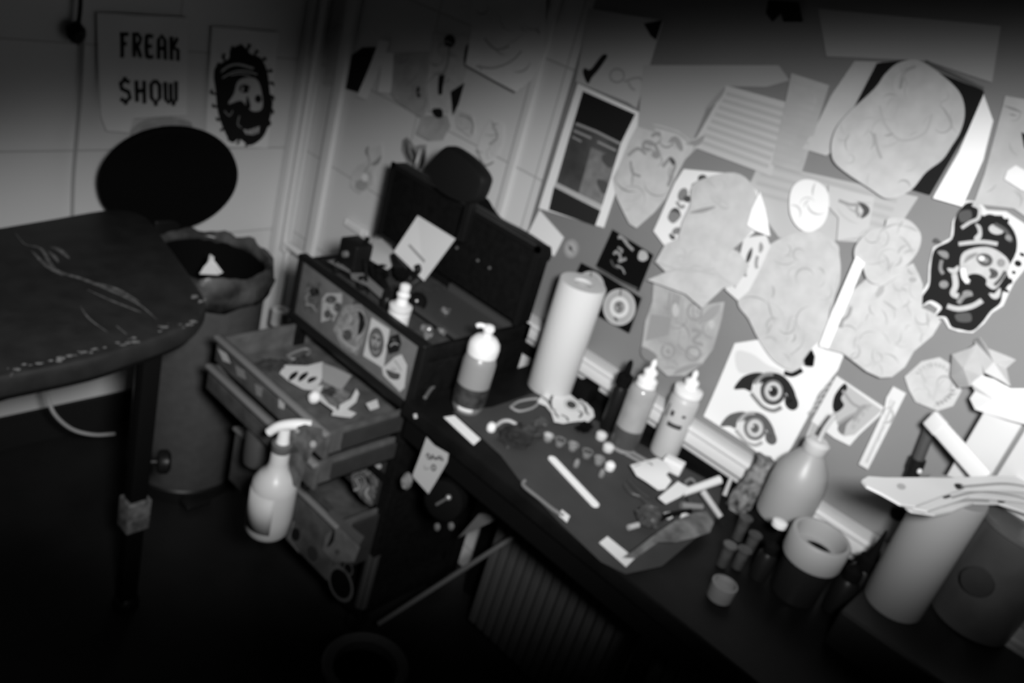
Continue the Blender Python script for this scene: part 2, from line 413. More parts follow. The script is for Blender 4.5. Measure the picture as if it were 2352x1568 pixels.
# ------------------------------------------------------------------ tiled part of the right wall (middle)
Z = lambda pts: C('Z2', pts)
sheet('paper_sheet', 'large pale sheet curling at its lower corner above the black headrest', 'paper', WR, Z([(1225,-60),(1700,-40),(1690,380),(1640,520),(1565,595),(1440,530),(1235,420)]), .004, mat('tile tracing', .70, .8, .05, 20), [('curve', Z([(1300,430),(1400,440),(1500,400),(1560,330)]), PENCIL, 5),('curve', Z([(1320,250),(1400,320),(1480,300)]), PENCIL, 5)], .004, .03, scrib=14, seed=11)
sheet('dark_card', 'black five-sided card pinned on the tiles at upper left of middle wall', 'card', WR, Z([(395,390),(510,305),(615,300),(500,600),(372,560)]), .004, INK, (), .001)
sheet('paper_sheet', 'narrow pale sheet pinned left of the black five-sided card', 'paper', WR, Z([(300,180),(420,150),(395,380),(372,555),(268,545)]), .003, TRACE, (), .002, .004, seed=12)
sheet('paper_sheet', 'slim curled white strip hanging right of the black five-sided card', 'paper', WR, Z([(625,250),(690,270),(550,640),(492,620)]), .005, mat('strip paper', .78, .8), (), .002, .008, seed=13)
sheet('paper_sheet', 'pale strip with soft edges between the slim curl and sketch sheet', 'paper', WR, Z([(640,330),(715,340),(705,600),(628,595)]), .003, mat('strip paper', .78, .8), (), .002, .01, seed=14)
sheet('sketch_sheet', 'wide sketch sheet with grey pencil figures hanging high on middle wall', 'drawing', WR, Z([(720,340),(960,330),(930,730),(900,760),(740,650),(700,600)]), .003, TRACE2, [('curve', Z([(880,560),(875,600),(890,620)]), INK, 12)], .002, .006, scrib=20, seed=15, sm=[MINK, PENCIL])
sheet('sketch_sheet', 'sketch of a dark slender figure in the middle of the tiled wall', 'drawing', WR, Z([(965,200),(1200,230),(1180,480),(1080,720),(950,720),(930,560)]), .005, TRACE,
  [('sfill', Z(ell(1075,265,36,44)), INK), ('sfill', Z([(1010,480),(1045,480),(1035,560),(1030,605),(1005,600)]), INK), ('sfill', Z([(1180,300),(1215,290),(1205,400),(1170,410)]), INK), ('curve', Z([(1075,310),(1060,420),(1030,480)]), MINK, 8), ('sfill', Z([(970,705),(1030,700),(1040,750),(1000,755)]), INK)], .002, .004, scrib=16, seed=16, sm=[MINK, PENCIL])
sheet('dark_card', 'pointed black card sliver pinned beside the slender figure sketch', 'card', WR, Z([(1080,590),(1170,530),(1130,670),(1095,740)]), .012, INK, (), .001, seed=3)
sheet('sketch_sheet', 'torn grey sketch paper below the slender figure sketch', 'drawing', WR, Z([(900,745),(1060,740),(1085,810),(1040,900),(950,905),(870,860)]), .004, TRACE2, (), .003, .006, scrib=8, seed=17)
sheet('sketch_sheet', 'small thin pencil sketch pinned right of the torn grey sketch', 'drawing', WR, Z([(1110,700),(1220,740),(1235,870),(1210,880),(1130,820)]), .003, TRACE, [('curve', Z([(1140,740),(1200,760),(1225,800),(1220,860)]), MINK, 6)], .002, .004, scrib=5, seed=18)
sheet('flower_cutout', 'cut-out flower drawing taped on tiles above the light switch', 'drawing', WR, Z([(560,960),(640,930),(640,1010),(580,1110),(590,1180),(500,1250),(435,1200),(450,1110),(490,1060),(540,1040)]), .004, mat('grey tile print', .56, .8, .1, 20),
  [('curve', Z([(520,1170),(530,1100),(560,1050),(545,980)]), PENCIL, 6), ('sfill', Z(ell(510,1190,40,36)), PENCIL), ('brush', Z([(570,1060),(610,1040),(635,1000)]), MINK, 14), ('brush', Z([(545,1000),(540,970),(555,940)]), MINK, 12), ('sfill', Z(ell(530,1140,20,26)), BRIGHT)], .001, .002, scrib=6, seed=19)
sheet('sketch_sheet', 'tiled print of pale blossoms to the right of the black headrest', 'drawing', WR, Z([(1330,760),(1420,800),(1420,900),(1380,1000),(1300,1050),(1240,1000),(1270,880)]), .003, mat('pale tile print', .6, .8, .06, 20), [('curve', Z([(1350,800),(1380,880),(1330,930)]), PENCIL, 8), ('curve', Z([(1250,960),(1300,1060),(1360,1040)]), MINK, 6)], .001, .002, scrib=10, seed=20)
sheet('flower_cutout', 'dark tulip shaped cut-out standing above the corner of the open lid', 'drawing', WR, Z([(770,900),(800,880),(850,940),(890,930),(925,930),(925,1020),(905,1090),(850,1100),(800,1040),(765,970)]), .004, mat('dark grey print', .25, .8, .4, 60),
  [('brush', Z([(800,900),(800,980),(840,1050)]), DINK, 14), ('brush', Z([(890,950),(870,1020),(850,1060)]), BRIGHT, 8), ('brush', Z([(915,960),(900,1040),(880,1090)]), INK, 14), ('brush', Z([(830,950),(850,1000),(845,1080)]), INK, 12)], .001, .002, seed=21)
# light switch
t = thing('light_switch', 'white square light switch low on the tiled middle wall', 'switch', PX(818, 532, 1.62))
a = PX(793, 500, 1.61); b = PX(840, 545, 1.61)
mb = MB(); mb.box((1.609, min(a.y,b.y), min(a.z,b.z)), (1.62, max(a.y,b.y), max(a.z,b.z)), bev=.003); mb.build('plate', WHITEP, t)
mb = MB(); mb.box((1.603, min(a.y,b.y)+.012, min(a.z,b.z)+.014), (1.609, max(a.y,b.y)-.012, max(a.z,b.z)-.014), bev=.002); mb.build('rocker', BRIGHT, t)

# ------------------------------------------------------------------ the drawings wall
WB = Wall('R', 1.608)
Z = lambda pts: C('Z3', pts)
sheet('poster', 'upper white sheet with black bone shape and faint spectacles drawing', 'poster', WB, Z([(480,60),(1020,150),(830,780),(770,740),(395,590)]), .002, mat('dull sheet', .42, .8),
  [('sfill', Z([(580,400),(620,405),(560,500),(510,560),(490,600),(470,590),(445,520),(460,490),(500,500)]), INK), ('loop', Z(ell(690,545,50,48)), MINK, 5), ('curve', Z([(740,590),(790,570),(850,560),(870,580)]), MINK, 5), ('curve', Z([(770,590),(790,630),(820,650)]), MINK, 5),
   ('fill', Z([(880,170),(1015,145),(970,290),(930,260)]), INK)], .002, .004, seed=22)
sheet('film_poster', 'tall black film poster with white caption lines and a pale figure', 'poster', WB, Z([(400,600),(860,815),(590,1640),(120,1500)]), .005, BRIGHT,
  [('fill', Z([(438,655),(818,822),(715,1030),(372,880)]), INK), ('fill', Z([(372,880),(715,1030),(575,1490),(245,1320)]), mat('poster dusk', .06, .7, .5, 12)),
   ('fill', Z([(500,1060),(680,1140),(575,1480),(410,1390)]), mat('poster figure', .17, .7, .3, 40)),
   ('sfill', Z([(590,1110),(680,1130),(640,1210),(580,1160)]), DINK), ('sfill', Z([(550,1290),(620,1320),(590,1400),(545,1330)]), DINK),
   ('line', Z([(390,890),(540,950),(710,1035)]), MINK, 6), ('line', Z([(375,940),(500,995)]), MINK, 5), ('line', Z([(545,1020),(680,1085)]), MINK, 5), ('line', Z([(365,985),(430,1020)]), MINK, 4), ('line', Z([(550,1050),(660,1110)]), DINK, 4),
   ('fill', Z([(245,1310),(580,1475),(570,1510),(232,1345)]), MIDP), ('fill', Z([(232,1345),(570,1515),(530,1625),(195,1510)]), mat('poster base', .016, .6))], .0015, .0, seed=23)
sheet('tracing_sketch', 'tracing paper sketch of coiling tentacles right of the film poster', 'drawing', WB, Z([(850,880),(1000,900),(1130,940),(1220,1010),(1330,965),(1290,1040),(1180,1150),(1100,1300),(1040,1430),(960,1530),(840,1640),(790,1610),(690,1420),(660,1280),(700,1200),(780,1010)]), .004, TRACE,
  [('curve', Z([(930,1080),(880,1060),(900,1020),(960,1040),(990,1100)]), MINK, 8), ('curve', Z([(940,980),(990,960),(1000,985)]), MINK, 8), ('curve', Z([(770,1120),(840,1070),(900,1110)]), MINK, 7), ('brush', Z([(1060,1030),(1110,1000),(1150,1060),(1160,1090)]), MINK, 14),
   ('curve', Z([(1020,1200),(1080,1140),(1110,1190),(1090,1250),(1060,1340)]), MINK, 8), ('curve', Z([(790,1160),(800,1240),(860,1270)]), MINK, 6), ('brush', Z([(1215,1030),(1270,1025),(1325,975)]), MINK, 14), ('curve', Z([(870,890),(1000,920),(1130,960),(1210,1020)]), PENCIL, 5), ('brush', Z([(940,1110),(980,1120),(990,1080)]), MINK, 14), ('brush', Z([(1070,1130),(1100,1170),(1110,1180)]), DINK, 10)], .004, .006, scrib=26, seed=24, sm=[PENCIL, MINK, PENCIL, FAINT])
# lined sheets
def lined(poly, n, mm, wd=4, a=.06, b=.94):
    tl, tr, br_, bl = poly; out = []
    for i in range(1, n):
        t_ = i/n; l = [tl[j]+(bl[j]-tl[j])*t_ for j in (0,1)]; r = [tr[j]+(br_[j]-tr[j])*t_ for j in (0,1)]
        out.append(('line', [(l[0]+(r[0]-l[0])*a, l[1]+(r[1]-l[1])*a), (l[0]+(r[0]-l[0])*b, l[1]+(r[1]-l[1])*b)], mm, wd))
    return out
LP = mat('note paper', .48, .8); LG = mat('printed grey line', .39, .8)
q = [(1668, 196), (1826, 240), (1772, 404), (1590, 336)]
sheet('lined_sheet', 'wide note sheet with grey printed lines in the middle of drawings wall', 'paper', WB, q, .004, LP, lined(q, 9, LG, 8), .001, .002, seed=25)
q = [(1818, 168), (1905, 196), (1842, 398), (1774, 378)]
sheet('lined_sheet', 'narrow printed column sheet hanging right of the wide note sheet', 'paper', WB, q, .006, mat('grey note paper', .40, .8, .08, 20), lined(q, 12, LG, 4), .001, .002, scrib=5, seed=26)
q = [(1745, 352), (2090, 448), (2050, 545), (1700, 455)]
sheet('lined_sheet', 'low wide printed sheet with blurred lines under the note sheets', 'paper', WB, [(1745,372),(2110,452),(2040,560),(1790,545),(1715,440)], .002, mat('mid note paper', .44, .8), lined(q, 5, LG, 8), .001, .002, seed=27)
sheet('paper_sheet', 'plain grey sheet with dark crease marks above the wide note sheet', 'paper', WB, [(1480,150),(1790,150),(1815,185),(1760,200),(1668,198),(1625,250),(1590,335),(1470,290)], .002, mat('plain grey sheet', .36, .8), [('brush', [(1632,196),(1668,190),(1700,196)], PENCIL, 12), ('brush', [(1668,200),(1650,225),(1622,252)], MINK, 12)], .003, .004, seed=28)
Z = lambda pts: C('Z3', pts)
sheet('sketch_sheet', 'white sketch sheet with black ink flowers along its left edge', 'drawing', WB, [(1572,388),(1700,400),(1742,440),(1752,520),(1700,560),(1640,580),(1532,566),(1504,530),(1552,420)], .006, BRIGHT,
  [('sfill', Z(ell(1305,1285,34,28)), DINK), ('sfill', Z(ell(1255,1385,40,44)), DINK), ('sfill', Z(ell(1165,1400,34,50,.4)), mat('soft ink', .2, .8)), ('curve', Z([(1230,1340),(1290,1310),(1310,1360)]), MINK, 8), ('brush', Z([(1060,1560),(1110,1520),(1150,1560)]), DINK, 16), ('curve', Z([(1120,1450),(1150,1490),(1180,1480)]), MINK, 8), ('sfill', C('Z5', [(1055,150),(1090,110),(1150,140),(1110,190),(1080,190)]), mat('soft ink', .2, .8)), ('sfill', C('Z5', ell(1120,250,34,24,-.5)), mat('soft ink', .2, .8)), ('curve', C('Z5', [(1075,270),(1090,300),(1110,290)]), DINK, 8), ('sfill', C('Z5', ell(1200,20,30,24)), DINK)], .003, .004, seed=29)
sheet('tracing_sketch', 'crumpled tracing paper lying over the ink flower sheet', 'drawing', WB, [(1600,420),(1690,396),(1738,440),(1735,520),(1690,570),(1650,600),(1560,600),(1570,520),(1590,470)], .013, TRACE, [('brush', [(1590,488),(1620,482),(1648,474)], MINK, 9)], .006, .004, True, 9, 30, sm=[FAINT])
Z = lambda pts: C('Z5', pts)
sheet('tracing_sketch', 'creased tracing paper with folded corner above the brown-grey pencil portrait', 'drawing', WB, Z([(1040,350),(1180,280),(1420,330),(1560,400),(1640,500),(1560,640),(1460,660),(1320,800),(1200,700),(920,600),(1050,545),(975,470)]), .016, TRACE, [('line', Z([(1050,545),(1180,515),(1400,560)]), FAINT, 5), ('curve', Z([(975,470),(1200,540),(1400,520)]), FAINT, 4)], .006, .006, False, 12, 31, sm=[FAINT])
sheet('sketch_sheet', 'small sheet with a column of ink lettering beside the creased tracing paper', 'drawing', WB, Z([(1600,300),(1760,280),(1790,360),(1700,560),(1640,680),(1560,750),(1470,670),(1540,560)]), .014, PAPER,
  [('brush', Z([(1720,330),(1725,370),(1715,410)]), MINK, 10), ('brush', Z([(1660,370),(1640,430),(1620,490)]), DINK, 10), ('curve', Z([(1700,430),(1690,480),(1695,520)]), MINK, 7), ('curve', Z([(1590,510),(1560,560),(1580,600)]), DINK, 8), ('curve', Z([(1620,530),(1600,560),(1625,570)]), MINK, 7), ('brush', Z([(1550,600),(1540,640),(1545,660)]), MINK, 6)], .002, .003, seed=32)
sheet('pencil_portrait', 'grey shaded pencil portrait with two round eyes below the creased tracing paper', 'drawing', WB, Z([(950,620),(1200,690),(1320,780),(1460,760),(1440,880),(1380,1100),(1300,1210),(1180,1290),(1060,1290),(960,1200),(870,1130),(890,900),(940,760)]), .006, TRACE2,
  [('fill', Z([(930,850),(1080,870),(1060,1000),(900,1040)]), MINK), ('sfill', Z([(880,1080),(980,1140),(960,1200),(880,1150)]), mat('soft graphite', .2, .8)), ('fill', Z([(1090,690),(1150,720),(1120,880),(1060,860)]), mat('graphite', .3, .8)), ('loop', Z(ell(1060,1110,44,50)), MINK, 7), ('sfill', Z(ell(1065,1115,18,22)), MINK), ('loop', Z(ell(1240,1130,50,48)), MINK, 7), ('brush', Z([(1100,1280),(1180,1240),(1320,1200)]), MINK, 12),
   ('loop', Z(ell(1250,830,50,60)), MINK, 5), ('brush', Z([(1280,910),(1360,850),(1430,780)]), mat('graphite', .3, .8), 22), ('curve', Z([(1230,960),(1290,980),(1240,1040),(1310,1070)]), MINK, 9), ('line', Z([(1070,690),(1050,860)]), MINK, 5), ('line', Z([(1165,740),(1150,900),(1130,1060)]), PENCIL, 6), ('sfill', Z(ell(1370,920,22,30)), TRACE), ('sfill', Z(ell(1110,820,24,50)), TRACE)], .003, .006, scrib=45, seed=33, sm=[MINK, PENCIL, mat('graphite', .3, .8)])
sheet('paper_corner', 'bright white folded paper triangle in the middle of drawings wall', 'paper', WB, C('F', [(1746,440),(1758,478),(1772,542),(1740,530),(1719,516),(1728,480)]), .02, mat('brightest paper', .93, .7), (), .001, .004, seed=34)
sheet('note_card', 'plain white note card stuck beside the open lid, near trunking', 'card', WB, [(1240,482),(1296,545),(1275,588),(1210,544)], .003, mat('note card', .72, .7), (), .001, .002, seed=35)
sheet('round_sticker', 'small round grey sticker on the grey board near the note card', 'sticker', WB, ell(1312, 571, 17, 22, .1), .001, MINK, [('sfill', ell(1312,571,11,15), mat('stk', .36, .8)), ('curve', [(1306,562),(1312,572),(1318,580)], DINK, 3), ('sfill', ell(1311,570,4,5), DINK)], .0002, step=.006)
sheet('black_card', 'black card with white scribbled writing and a pale corner badge', 'card', WB, Z([(650,240),(945,425),(840,690),(530,505)]), .003, BLACKM,
  [('curve', Z([(690,300),(720,300),(760,350),(800,390)]), MINK, 7), ('curve', Z([(700,280),(760,330)]), MINK, 4), ('curve', Z([(660,420),(680,400),(710,440),(700,470),(750,450)]), MINK, 6), ('curve', Z([(690,370),(720,390),(710,410)]), MINK, 5), ('sfill', Z([(845,400),(870,390),(900,410),(905,450),(870,470),(835,450)]), MIDP), ('curve', Z([(640,460),(660,500),(700,520)]), DINK, 5), ('curve', Z([(680,500),(720,520),(740,560)]), MINK, 4), ('line', Z([(550,520),(700,610),(830,670)]), DINK, 6)], .0008, seed=36)
def disc_marks(cx, cy, rx, ry):
    return [('sfill', Z(ell(cx,cy,rx,ry)), MIDP), ('loop', Z(ell(cx,cy,rx*.72,ry*.72)), MINK, 2.5), ('sfill', Z(ell(cx,cy,rx*.56,ry*.56)), PAPER), ('sfill', Z(ell(cx,cy,rx*.36,ry*.36)), MINK), ('line', Z([(cx+.1*rx,cy-.95*ry),(cx+.05*rx,cy-.6*ry)]), DINK, 4), ('line', Z([(cx-.3*rx,cy+.55*ry),(cx-.1*rx,cy+.75*ry)]), DINK, 6), ('curve', Z([(cx+.15*rx,cy-.2*ry),(cx-.15*rx,cy-.15*ry),(cx+.1*rx,cy+.05*ry),(cx-.1*rx,cy+.25*ry)]), DINK, 4)]
sheet('disc_card', 'black card printed with two pale round emblems behind the paper roll', 'card', WB, Z([(425,480),(600,570),(860,735),(770,990),(465,820),(385,560)]), .005, BLACKM, disc_marks(700,800,118,132) + disc_marks(490,660,105,120), .0008, seed=37)
Z = lambda pts: C('Z6', pts)
sheet('round_drawing', 'round white tracing above the largest oval tracing sheet', 'drawing', WB, [(1826,424),(1850,412),(1880,418),(1902,440),(1905,480),(1892,515),(1862,532),(1835,520),(1818,490),(1816,450)], .010, BRIGHT, (), .003, .003, True, 8, 38, sm=[FAINT, TRACE])
sheet('sketch_sheet', 'sketch sheet with dark curled stroke right of the round white tracing', 'drawing', WB, [(1905,425),(1960,440),(2010,452),(1998,520),(1985,542),(1925,552),(1928,500),(1902,470)], .008, mat('sketch paper', .5, .8), [('brush', Z([(700,40),(760,100),(720,160)]), DINK, 12), ('curve', Z([(560,30),(640,60),(700,60)]), MINK, 6), ('curve', Z([(700,50),(690,110),(710,150)]), MINK, 6)], .003, .003, scrib=6, seed=39)
sheet('oval_tracing', 'largest oval tracing sheet hanging above the eyes drawing', 'drawing', WB, Z([(330,245),(430,262),(550,345),(565,420),(575,520),(560,640),(500,800),(485,900),(480,1000),(380,1080),(330,1180),(250,1255),(170,1230),(80,1160),(-20,1020),(-90,880),(-160,780),(-140,660),(-80,500),(20,380),(150,300)]), .012, TRACE, [('curve', Z([(480,950),(520,760),(560,560)]), FAINT, 3)], .004, .004, True, 46, 40, sm=[FAINT, TRACE2, PENCIL])
sheet('tracing_sketch', 'rounded tracing sheet right of the tall white strip, upper of two', 'drawing', WB, Z([(920,160),(1060,170),(1150,270),(1140,380),(1080,470),(1020,520),(920,590),(840,630),(770,590),(735,500),(680,440),(690,350),(780,250),(890,220)]), .016, TRACE, (), .005, .006, True, 26, 41, sm=[FAINT, TRACE2, PENCIL])
sheet('tracing_sketch', 'largest crumpled tracing drawing below the rounded sheet and beside black head print', 'drawing', WB, Z([(1100,480),(1140,560),(1170,640),(1160,800),(1250,840),(1300,900),(1240,1000),(1110,1110),(1050,1220),(960,1290),(880,1295),(780,1250),(600,1120),(480,1090),(540,960),(640,700),(760,590),(960,540)]), .011, TRACE, [('curve', Z([(660,780),(640,850),(600,890),(590,940)]), MINK, 7), ('curve', Z([(600,870),(570,920),(600,930)]), MINK, 6), ('sfill', Z(ell(1095,600,28,20)), PENCIL), ('brush', Z([(830,730),(860,680),(880,640)]), PENCIL, 12)], .006, .010, False, 60, 42, sm=[FAINT, PENCIL, TRACE2])
sheet('white_strip', 'narrow bright white upright strip between the two largest tracing sheets', 'strip', WB, [(1967,588),(1986,604),(1903,800),(1882,794),(1910,720)], .026, mat('brightest paper', .93, .7), (), .001, .0, seed=43)
# eyes
Z = lambda pts: C('Y5', pts)
SOFT = mat('soft grey shading', .42, .8)
def eye(cx, cy, s, ink, mid):
    T = lambda pts: Z([(cx + x*s, cy + y*s) for x, y in pts])
    return [('sfill', T([(-275,-20),(-240,-80),(-190,-120),(-110,-140),(-60,-130),(-110,-95),(-140,-50),(-150,0),(-200,-20)]), ink),
            ('sfill', T([(-150,10),(-120,-50),(-60,-90),(0,-95),(60,-60),(110,0),(140,80),(70,60),(0,90),(-60,80)]), PAPER),
            ('brush', T([(-95,-60),(-30,-105),(40,-95),(100,-45),(150,40),(150,110)]), ink, 24*s), ('brush', T([(-80,-85),(0,-112),(60,-95),(120,-30),(150,60)]), ink, 16*s),
            ('sfill', T(ell(8,-5,80,88)), mid), ('loop', T(ell(8,-5,82,90)), ink, 6*s), ('loop', T(ell(10,-5,48,55)), PAPER, 5*s), ('sfill', T(ell(10,-3,30,34)), ink), ('sfill', T(ell(-10,-20,9,10)), BRIGHT),
            ('brush', T([(100,-40),(140,30),(150,90),(120,80),(100,20)]), ink, 24*s),
            ('curve', T([(-150,10),(-110,60),(-60,110),(10,135),(70,110)]), mid, 9*s), ('curve', T([(-130,-60),(-60,-120),(10,-130)]), mid, 8*s)]
sheet('eyes_drawing', 'tall white poster of two staring eyes curling over the trunking', 'drawing', WB, [(1688,788),(1800,770),(1952,782),(1925,850),(1880,905),(1855,960),(1800,1060),(1784,1080),(1750,1045),(1700,1008),(1617,955),(1650,880)], .008, BRIGHT,
      [('sfill', Z([(1230,20),(1350,40),(1450,110),(1540,150),(1600,190),(1560,210),(1420,170),(1250,170)]), mat('pale shading', .62, .8))] + eye(1490, 310, 1.0, mat('lash ink', .02, .8, spec=.1), mat('iris', .2, .8)) + eye(1360, 575, .88, mat('eye ink', .09, .8), mat('iris pale', .34, .8)) + [('curve', Z([(1580,170),(1640,185),(1710,150)]), INK, 10)], .002, .0, seed=44)
sheet('clip', 'small black clip on the top edge of the eyes poster', 'clip', WB, Z([(1770,10),(1790,60),(1780,130),(1730,120),(1720,80)]), .036, BLACKM, (), .0005, th=.003, step=.01)
Z = lambda pts: C('Y6', pts)
sheet('portrait_card', 'grey portrait card with dark-haired face and scalloped printed edge', 'card', WB, Z([(490,35),(800,240),(780,290),(640,420),(580,490),(480,440),(330,330),(400,200)]), .006, PAPER,
  [('fill', Z([(545,85),(790,260),(610,420),(540,430),(470,290),(470,200)]), mat('portrait mid', .42, .8)), ('sfill', Z([(540,85),(560,120),(520,180),(540,230),(490,275),(465,240),(480,160)]), INK), ('sfill', Z([(500,380),(540,310),(610,300),(560,350),(540,420)]), mat('portrait dark', .15, .8)), ('brush', Z([(600,340),(650,250),(720,230)]), MINK, 10), ('curve', Z([(530,130),(590,210),(640,240)]), MINK, 6), ('curve', Z([(500,350),(560,310),(620,280)]), MINK, 6)]
  + [('curve', Z([(470-22*i, 70+38*i),(440-22*i, 75+38*i),(420-22*i,95+38*i)]), PENCIL, 5) for i in range(6)] + [('brush', Z([(700-30*i, 230+40*i),(690-30*i,260+40*i)]), PENCIL, 10) for i in range(4)], .0015, .004, seed=45)
sheet('paper_strip', 'slanting narrow printed paper strip right of the portrait card', 'strip', WB, Z([(860,105),(945,150),(900,240),(700,645),(640,610),(800,260),(815,180)]), .010, PAPER, [('line', Z([(870,200),(780,400),(690,600)]), FAINT, 4)], .001, .004, scrib=8, seed=46, sm=[FAINT, PENCIL])
sheet('paper_strip', 'thin pale ruler strip hanging just right of the eyes poster', 'strip', WB, Z([(330,330),(395,350),(330,510),(265,490)]), .004, TRACE, [('line', Z([(350,350),(290,490)]), PENCIL, 4)], .001, .002, seed=47)
# mirror-like framed picture with big tracing
Z = lambda pts: C('Z4', pts)
sheet('dark_picture', 'large black picture mostly covered by a round tracing on upper right wall', 'picture', WB, Z([(830,455),(1050,430),(1600,655),(1560,800),(1210,1405),(1090,1370),(640,820)]), .005, INK, [('line', Z([(1180,440),(1600,640)]), mat('frame edge', .1, .6), 5)], .001, .0, seed=48, th=.003)
sheet('paper_sheet', 'grey sheet tucked left of the large black picture', 'paper', WB, Z([(670,440),(860,445),(640,830),(560,1060),(470,1120),(300,1070),(400,900),(500,690)]), .003, mat('grey tucked sheet', .5, .8, .15, 8), (), .002, .003, seed=49)
sheet('round_tracing', 'large rounded tracing sketch covering the black picture', 'drawing', WB, Z([(1000,450),(1150,440),(1330,560),(1440,680),(1470,820),(1440,950),(1380,1050),(1310,1150),(1190,1240),(1080,1370),(930,1430),(800,1360),(570,1200),(520,1090),(540,950),(620,830),(820,640),(900,530)]), .010, TRACE,
  [('curve', Z([(1010,640),(1040,520),(1120,480)]), PENCIL, 6), ('curve', Z([(860,760),(900,900),(1010,1010),(1180,960),(1240,820)]), FAINT, 5), ('curve', Z([(820,960),(840,1060),(870,1140)]), PENCIL, 5)], .006, .003, True, 44, 50, sm=[FAINT, PENCIL, FAINT])
sheet('paper_sheet', 'brightest slanting white sheet right of the round tracing', 'paper', WB, Z([(1600,680),(1670,870),(1600,1150),(1450,1485),(1240,1425),(1420,1100)]), .010, mat('brightest paper', .93, .7), (), .003, .004, seed=51)
sheet('paper_sheet', 'mid grey sheet between the brightest sheet and the frame edge', 'paper', WB, [(2310,220),(2420,240),(2420,540),(2330,478),(2238,468),(2262,400)], .003, mat('mid grey sheet', .46, .8, .12, 16), (), .002, .003, scrib=20, seed=52, sm=[PENCIL, MINK])
sheet('paper_sheet', 'falloff-dimmed pale sheet at top right corner of the wall', 'paper', WB, [(1880,20),(2300,60),(2280,190),(2130,140),(1900,130)], .002, mat('falloff-dimmed pale sheet', .36, .8), (), .002, .003, seed=53)  # pale sheet coloured darker to stand for weaker light up here
sheet('dark_card', 'black ragged card at the top edge of drawings wall', 'card', WB, [(1765,0),(1835,5),(1845,50),(1800,50),(1795,30),(1775,50),(1760,30)], .003, INK, (), .001)
sheet('paper_scrap', 'pale rounded paper scrap at the far right edge above black head print', 'paper', WB, Z([(1830,1190),(1900,1230),(1990,1400),(1880,1370),(1750,1290),(1770,1230)]), .008, BRIGHT, (), .002, .003, seed=54)
sheet('dark_card', 'black card edge cut by the right border of the photo', 'card', WB, Z([(1870,950),(1960,1000),(1960,1140),(1890,1060)]), .006, INK, (), .001, seed=55)
# black warrior head print
Z = lambda pts: C('Z6', pts)
marks = [('sfill', Z([(1480,50),(1560,60),(1590,140),(1650,130),(1760,180),(1830,280),(1835,400),(1770,540),(1790,620),(1740,690),(1720,770),(1650,830),(1590,910),(1520,970),(1440,960),(1370,940),(1330,870),(1260,860),(1300,800),(1220,750),(1150,790),(1160,720),(1210,640),(1220,500),(1250,380),(1370,310),(1390,180),(1420,110)]), INK)]
G = mat('print light grey', .46, .8, .1, 50); G2 = mat('print mid grey', .22, .8, .2, 50); G3 = mat('print dark grey', .07, .8)
marks += [('sfill', Z(ell(1690,240,55,36,.2)), G), ('sfill', Z([(1540,200),(1580,220),(1585,290),(1550,330),(1530,300),(1560,260)]), G), ('sfill', Z([(1420,120),(1500,100),(1510,160),(1440,190)]), G3), ('curve', Z([(1440,230),(1500,190),(1560,160),(1570,90),(1520,60)]), G, 6),
  ('curve', Z([(1420,345),(1500,335),(1600,330),(1700,345)]), G, 7), ('sfill', Z([(1460,400),(1620,365),(1740,420),(1790,500),(1740,600),(1680,670),(1620,640),(1590,580),(1520,630),(1460,610),(1430,500)]), G),
  ('sfill', Z(ell(1600,455,56,42,.3)), G2), ('loop', Z(ell(1610,460,40,32,.3)), G3, 7), ('sfill', Z(ell(1585,448,22,18)), BRIGHT), ('sfill', Z(ell(1725,480,30,30)), G2), ('brush', Z([(1640,520),(1680,560),(1640,590)]), G3, 12), ('sfill', Z([(1490,570),(1560,560),(1620,600),(1600,660),(1540,680),(1500,630)]), INK), ('curve', Z([(1450,520),(1460,580),(1490,620)]), BRIGHT, 9),
  ('curve', Z([(1390,560),(1400,640),(1380,700),(1420,720)]), G, 10), ('sfill', Z(ell(1315,635,32,28)), G2), ('brush', Z([(1270,400),(1320,420),(1340,450)]), G2, 12), ('curve', Z([(1300,460),(1290,520),(1310,560)]), G2, 6), ('brush', Z([(1340,520),(1390,540),(1420,500)]), G, 10),
  ('curve', Z([(1340,790),(1420,810),(1520,790),(1590,750)]), G, 9), ('curve', Z([(1420,770),(1460,720),(1520,700)]), G2, 8), ('sfill', Z(ell(1485,700,36,22)), G2), ('sfill', Z([(1400,850),(1500,840),(1510,900),(1420,900)]), G3), ('brush', Z([(1640,700),(1690,720),(1720,660)]), G, 10), ('curve', Z([(1680,200),(1760,250),(1800,330)]), G3, 6), ('sfill', Z(ell(1780,300,26,20,.6)), G2), ('sfill', Z([(1240,330),(1260,300),(1300,340)]), G3), ('brush', Z([(1460,480),(1500,440),(1560,410)]), G2, 8), ('curve', Z([(1680,640),(1720,600),(1760,540)]), G3, 6)]
for k in range(9):
    marks.append(('sfill', Z(ell(1700+22*k if k < 4 else 1880-30*(k-4), 150+10*k if k < 4 else 420+64*(k-4)+0, 15+(k%3)*6, 12+(k%2)*10, .5)), INK))
sheet('head_print', 'cut-out black tattoo flash of a helmeted warrior head at right', 'picture', WB, Z([(1470,30),(1570,40),(1620,100),(1760,110),(1880,190),(1960,260),(1990,400),(1900,520),(1820,620),(1780,700),(1740,790),(1660,840),(1600,920),(1520,985),(1420,975),(1350,950),(1310,880),(1240,870),(1270,810),(1210,770),(1140,800),(1150,700),(1200,620),(1205,500),(1235,370),(1360,300),(1375,180)]), .006, PAPER, marks, .001, .002, seed=56, step=.03)
Z = lambda pts: C('Z6', pts)
marks = []
for k in range(10):
    a = -2.6 + k*.22; marks.append(('brush', Z([(1240+150*math.cos(a), 1350+150*math.sin(a)), (1240+125*math.cos(a+.1), 1350+128*math.sin(a+.1))]), PENCIL, 6))
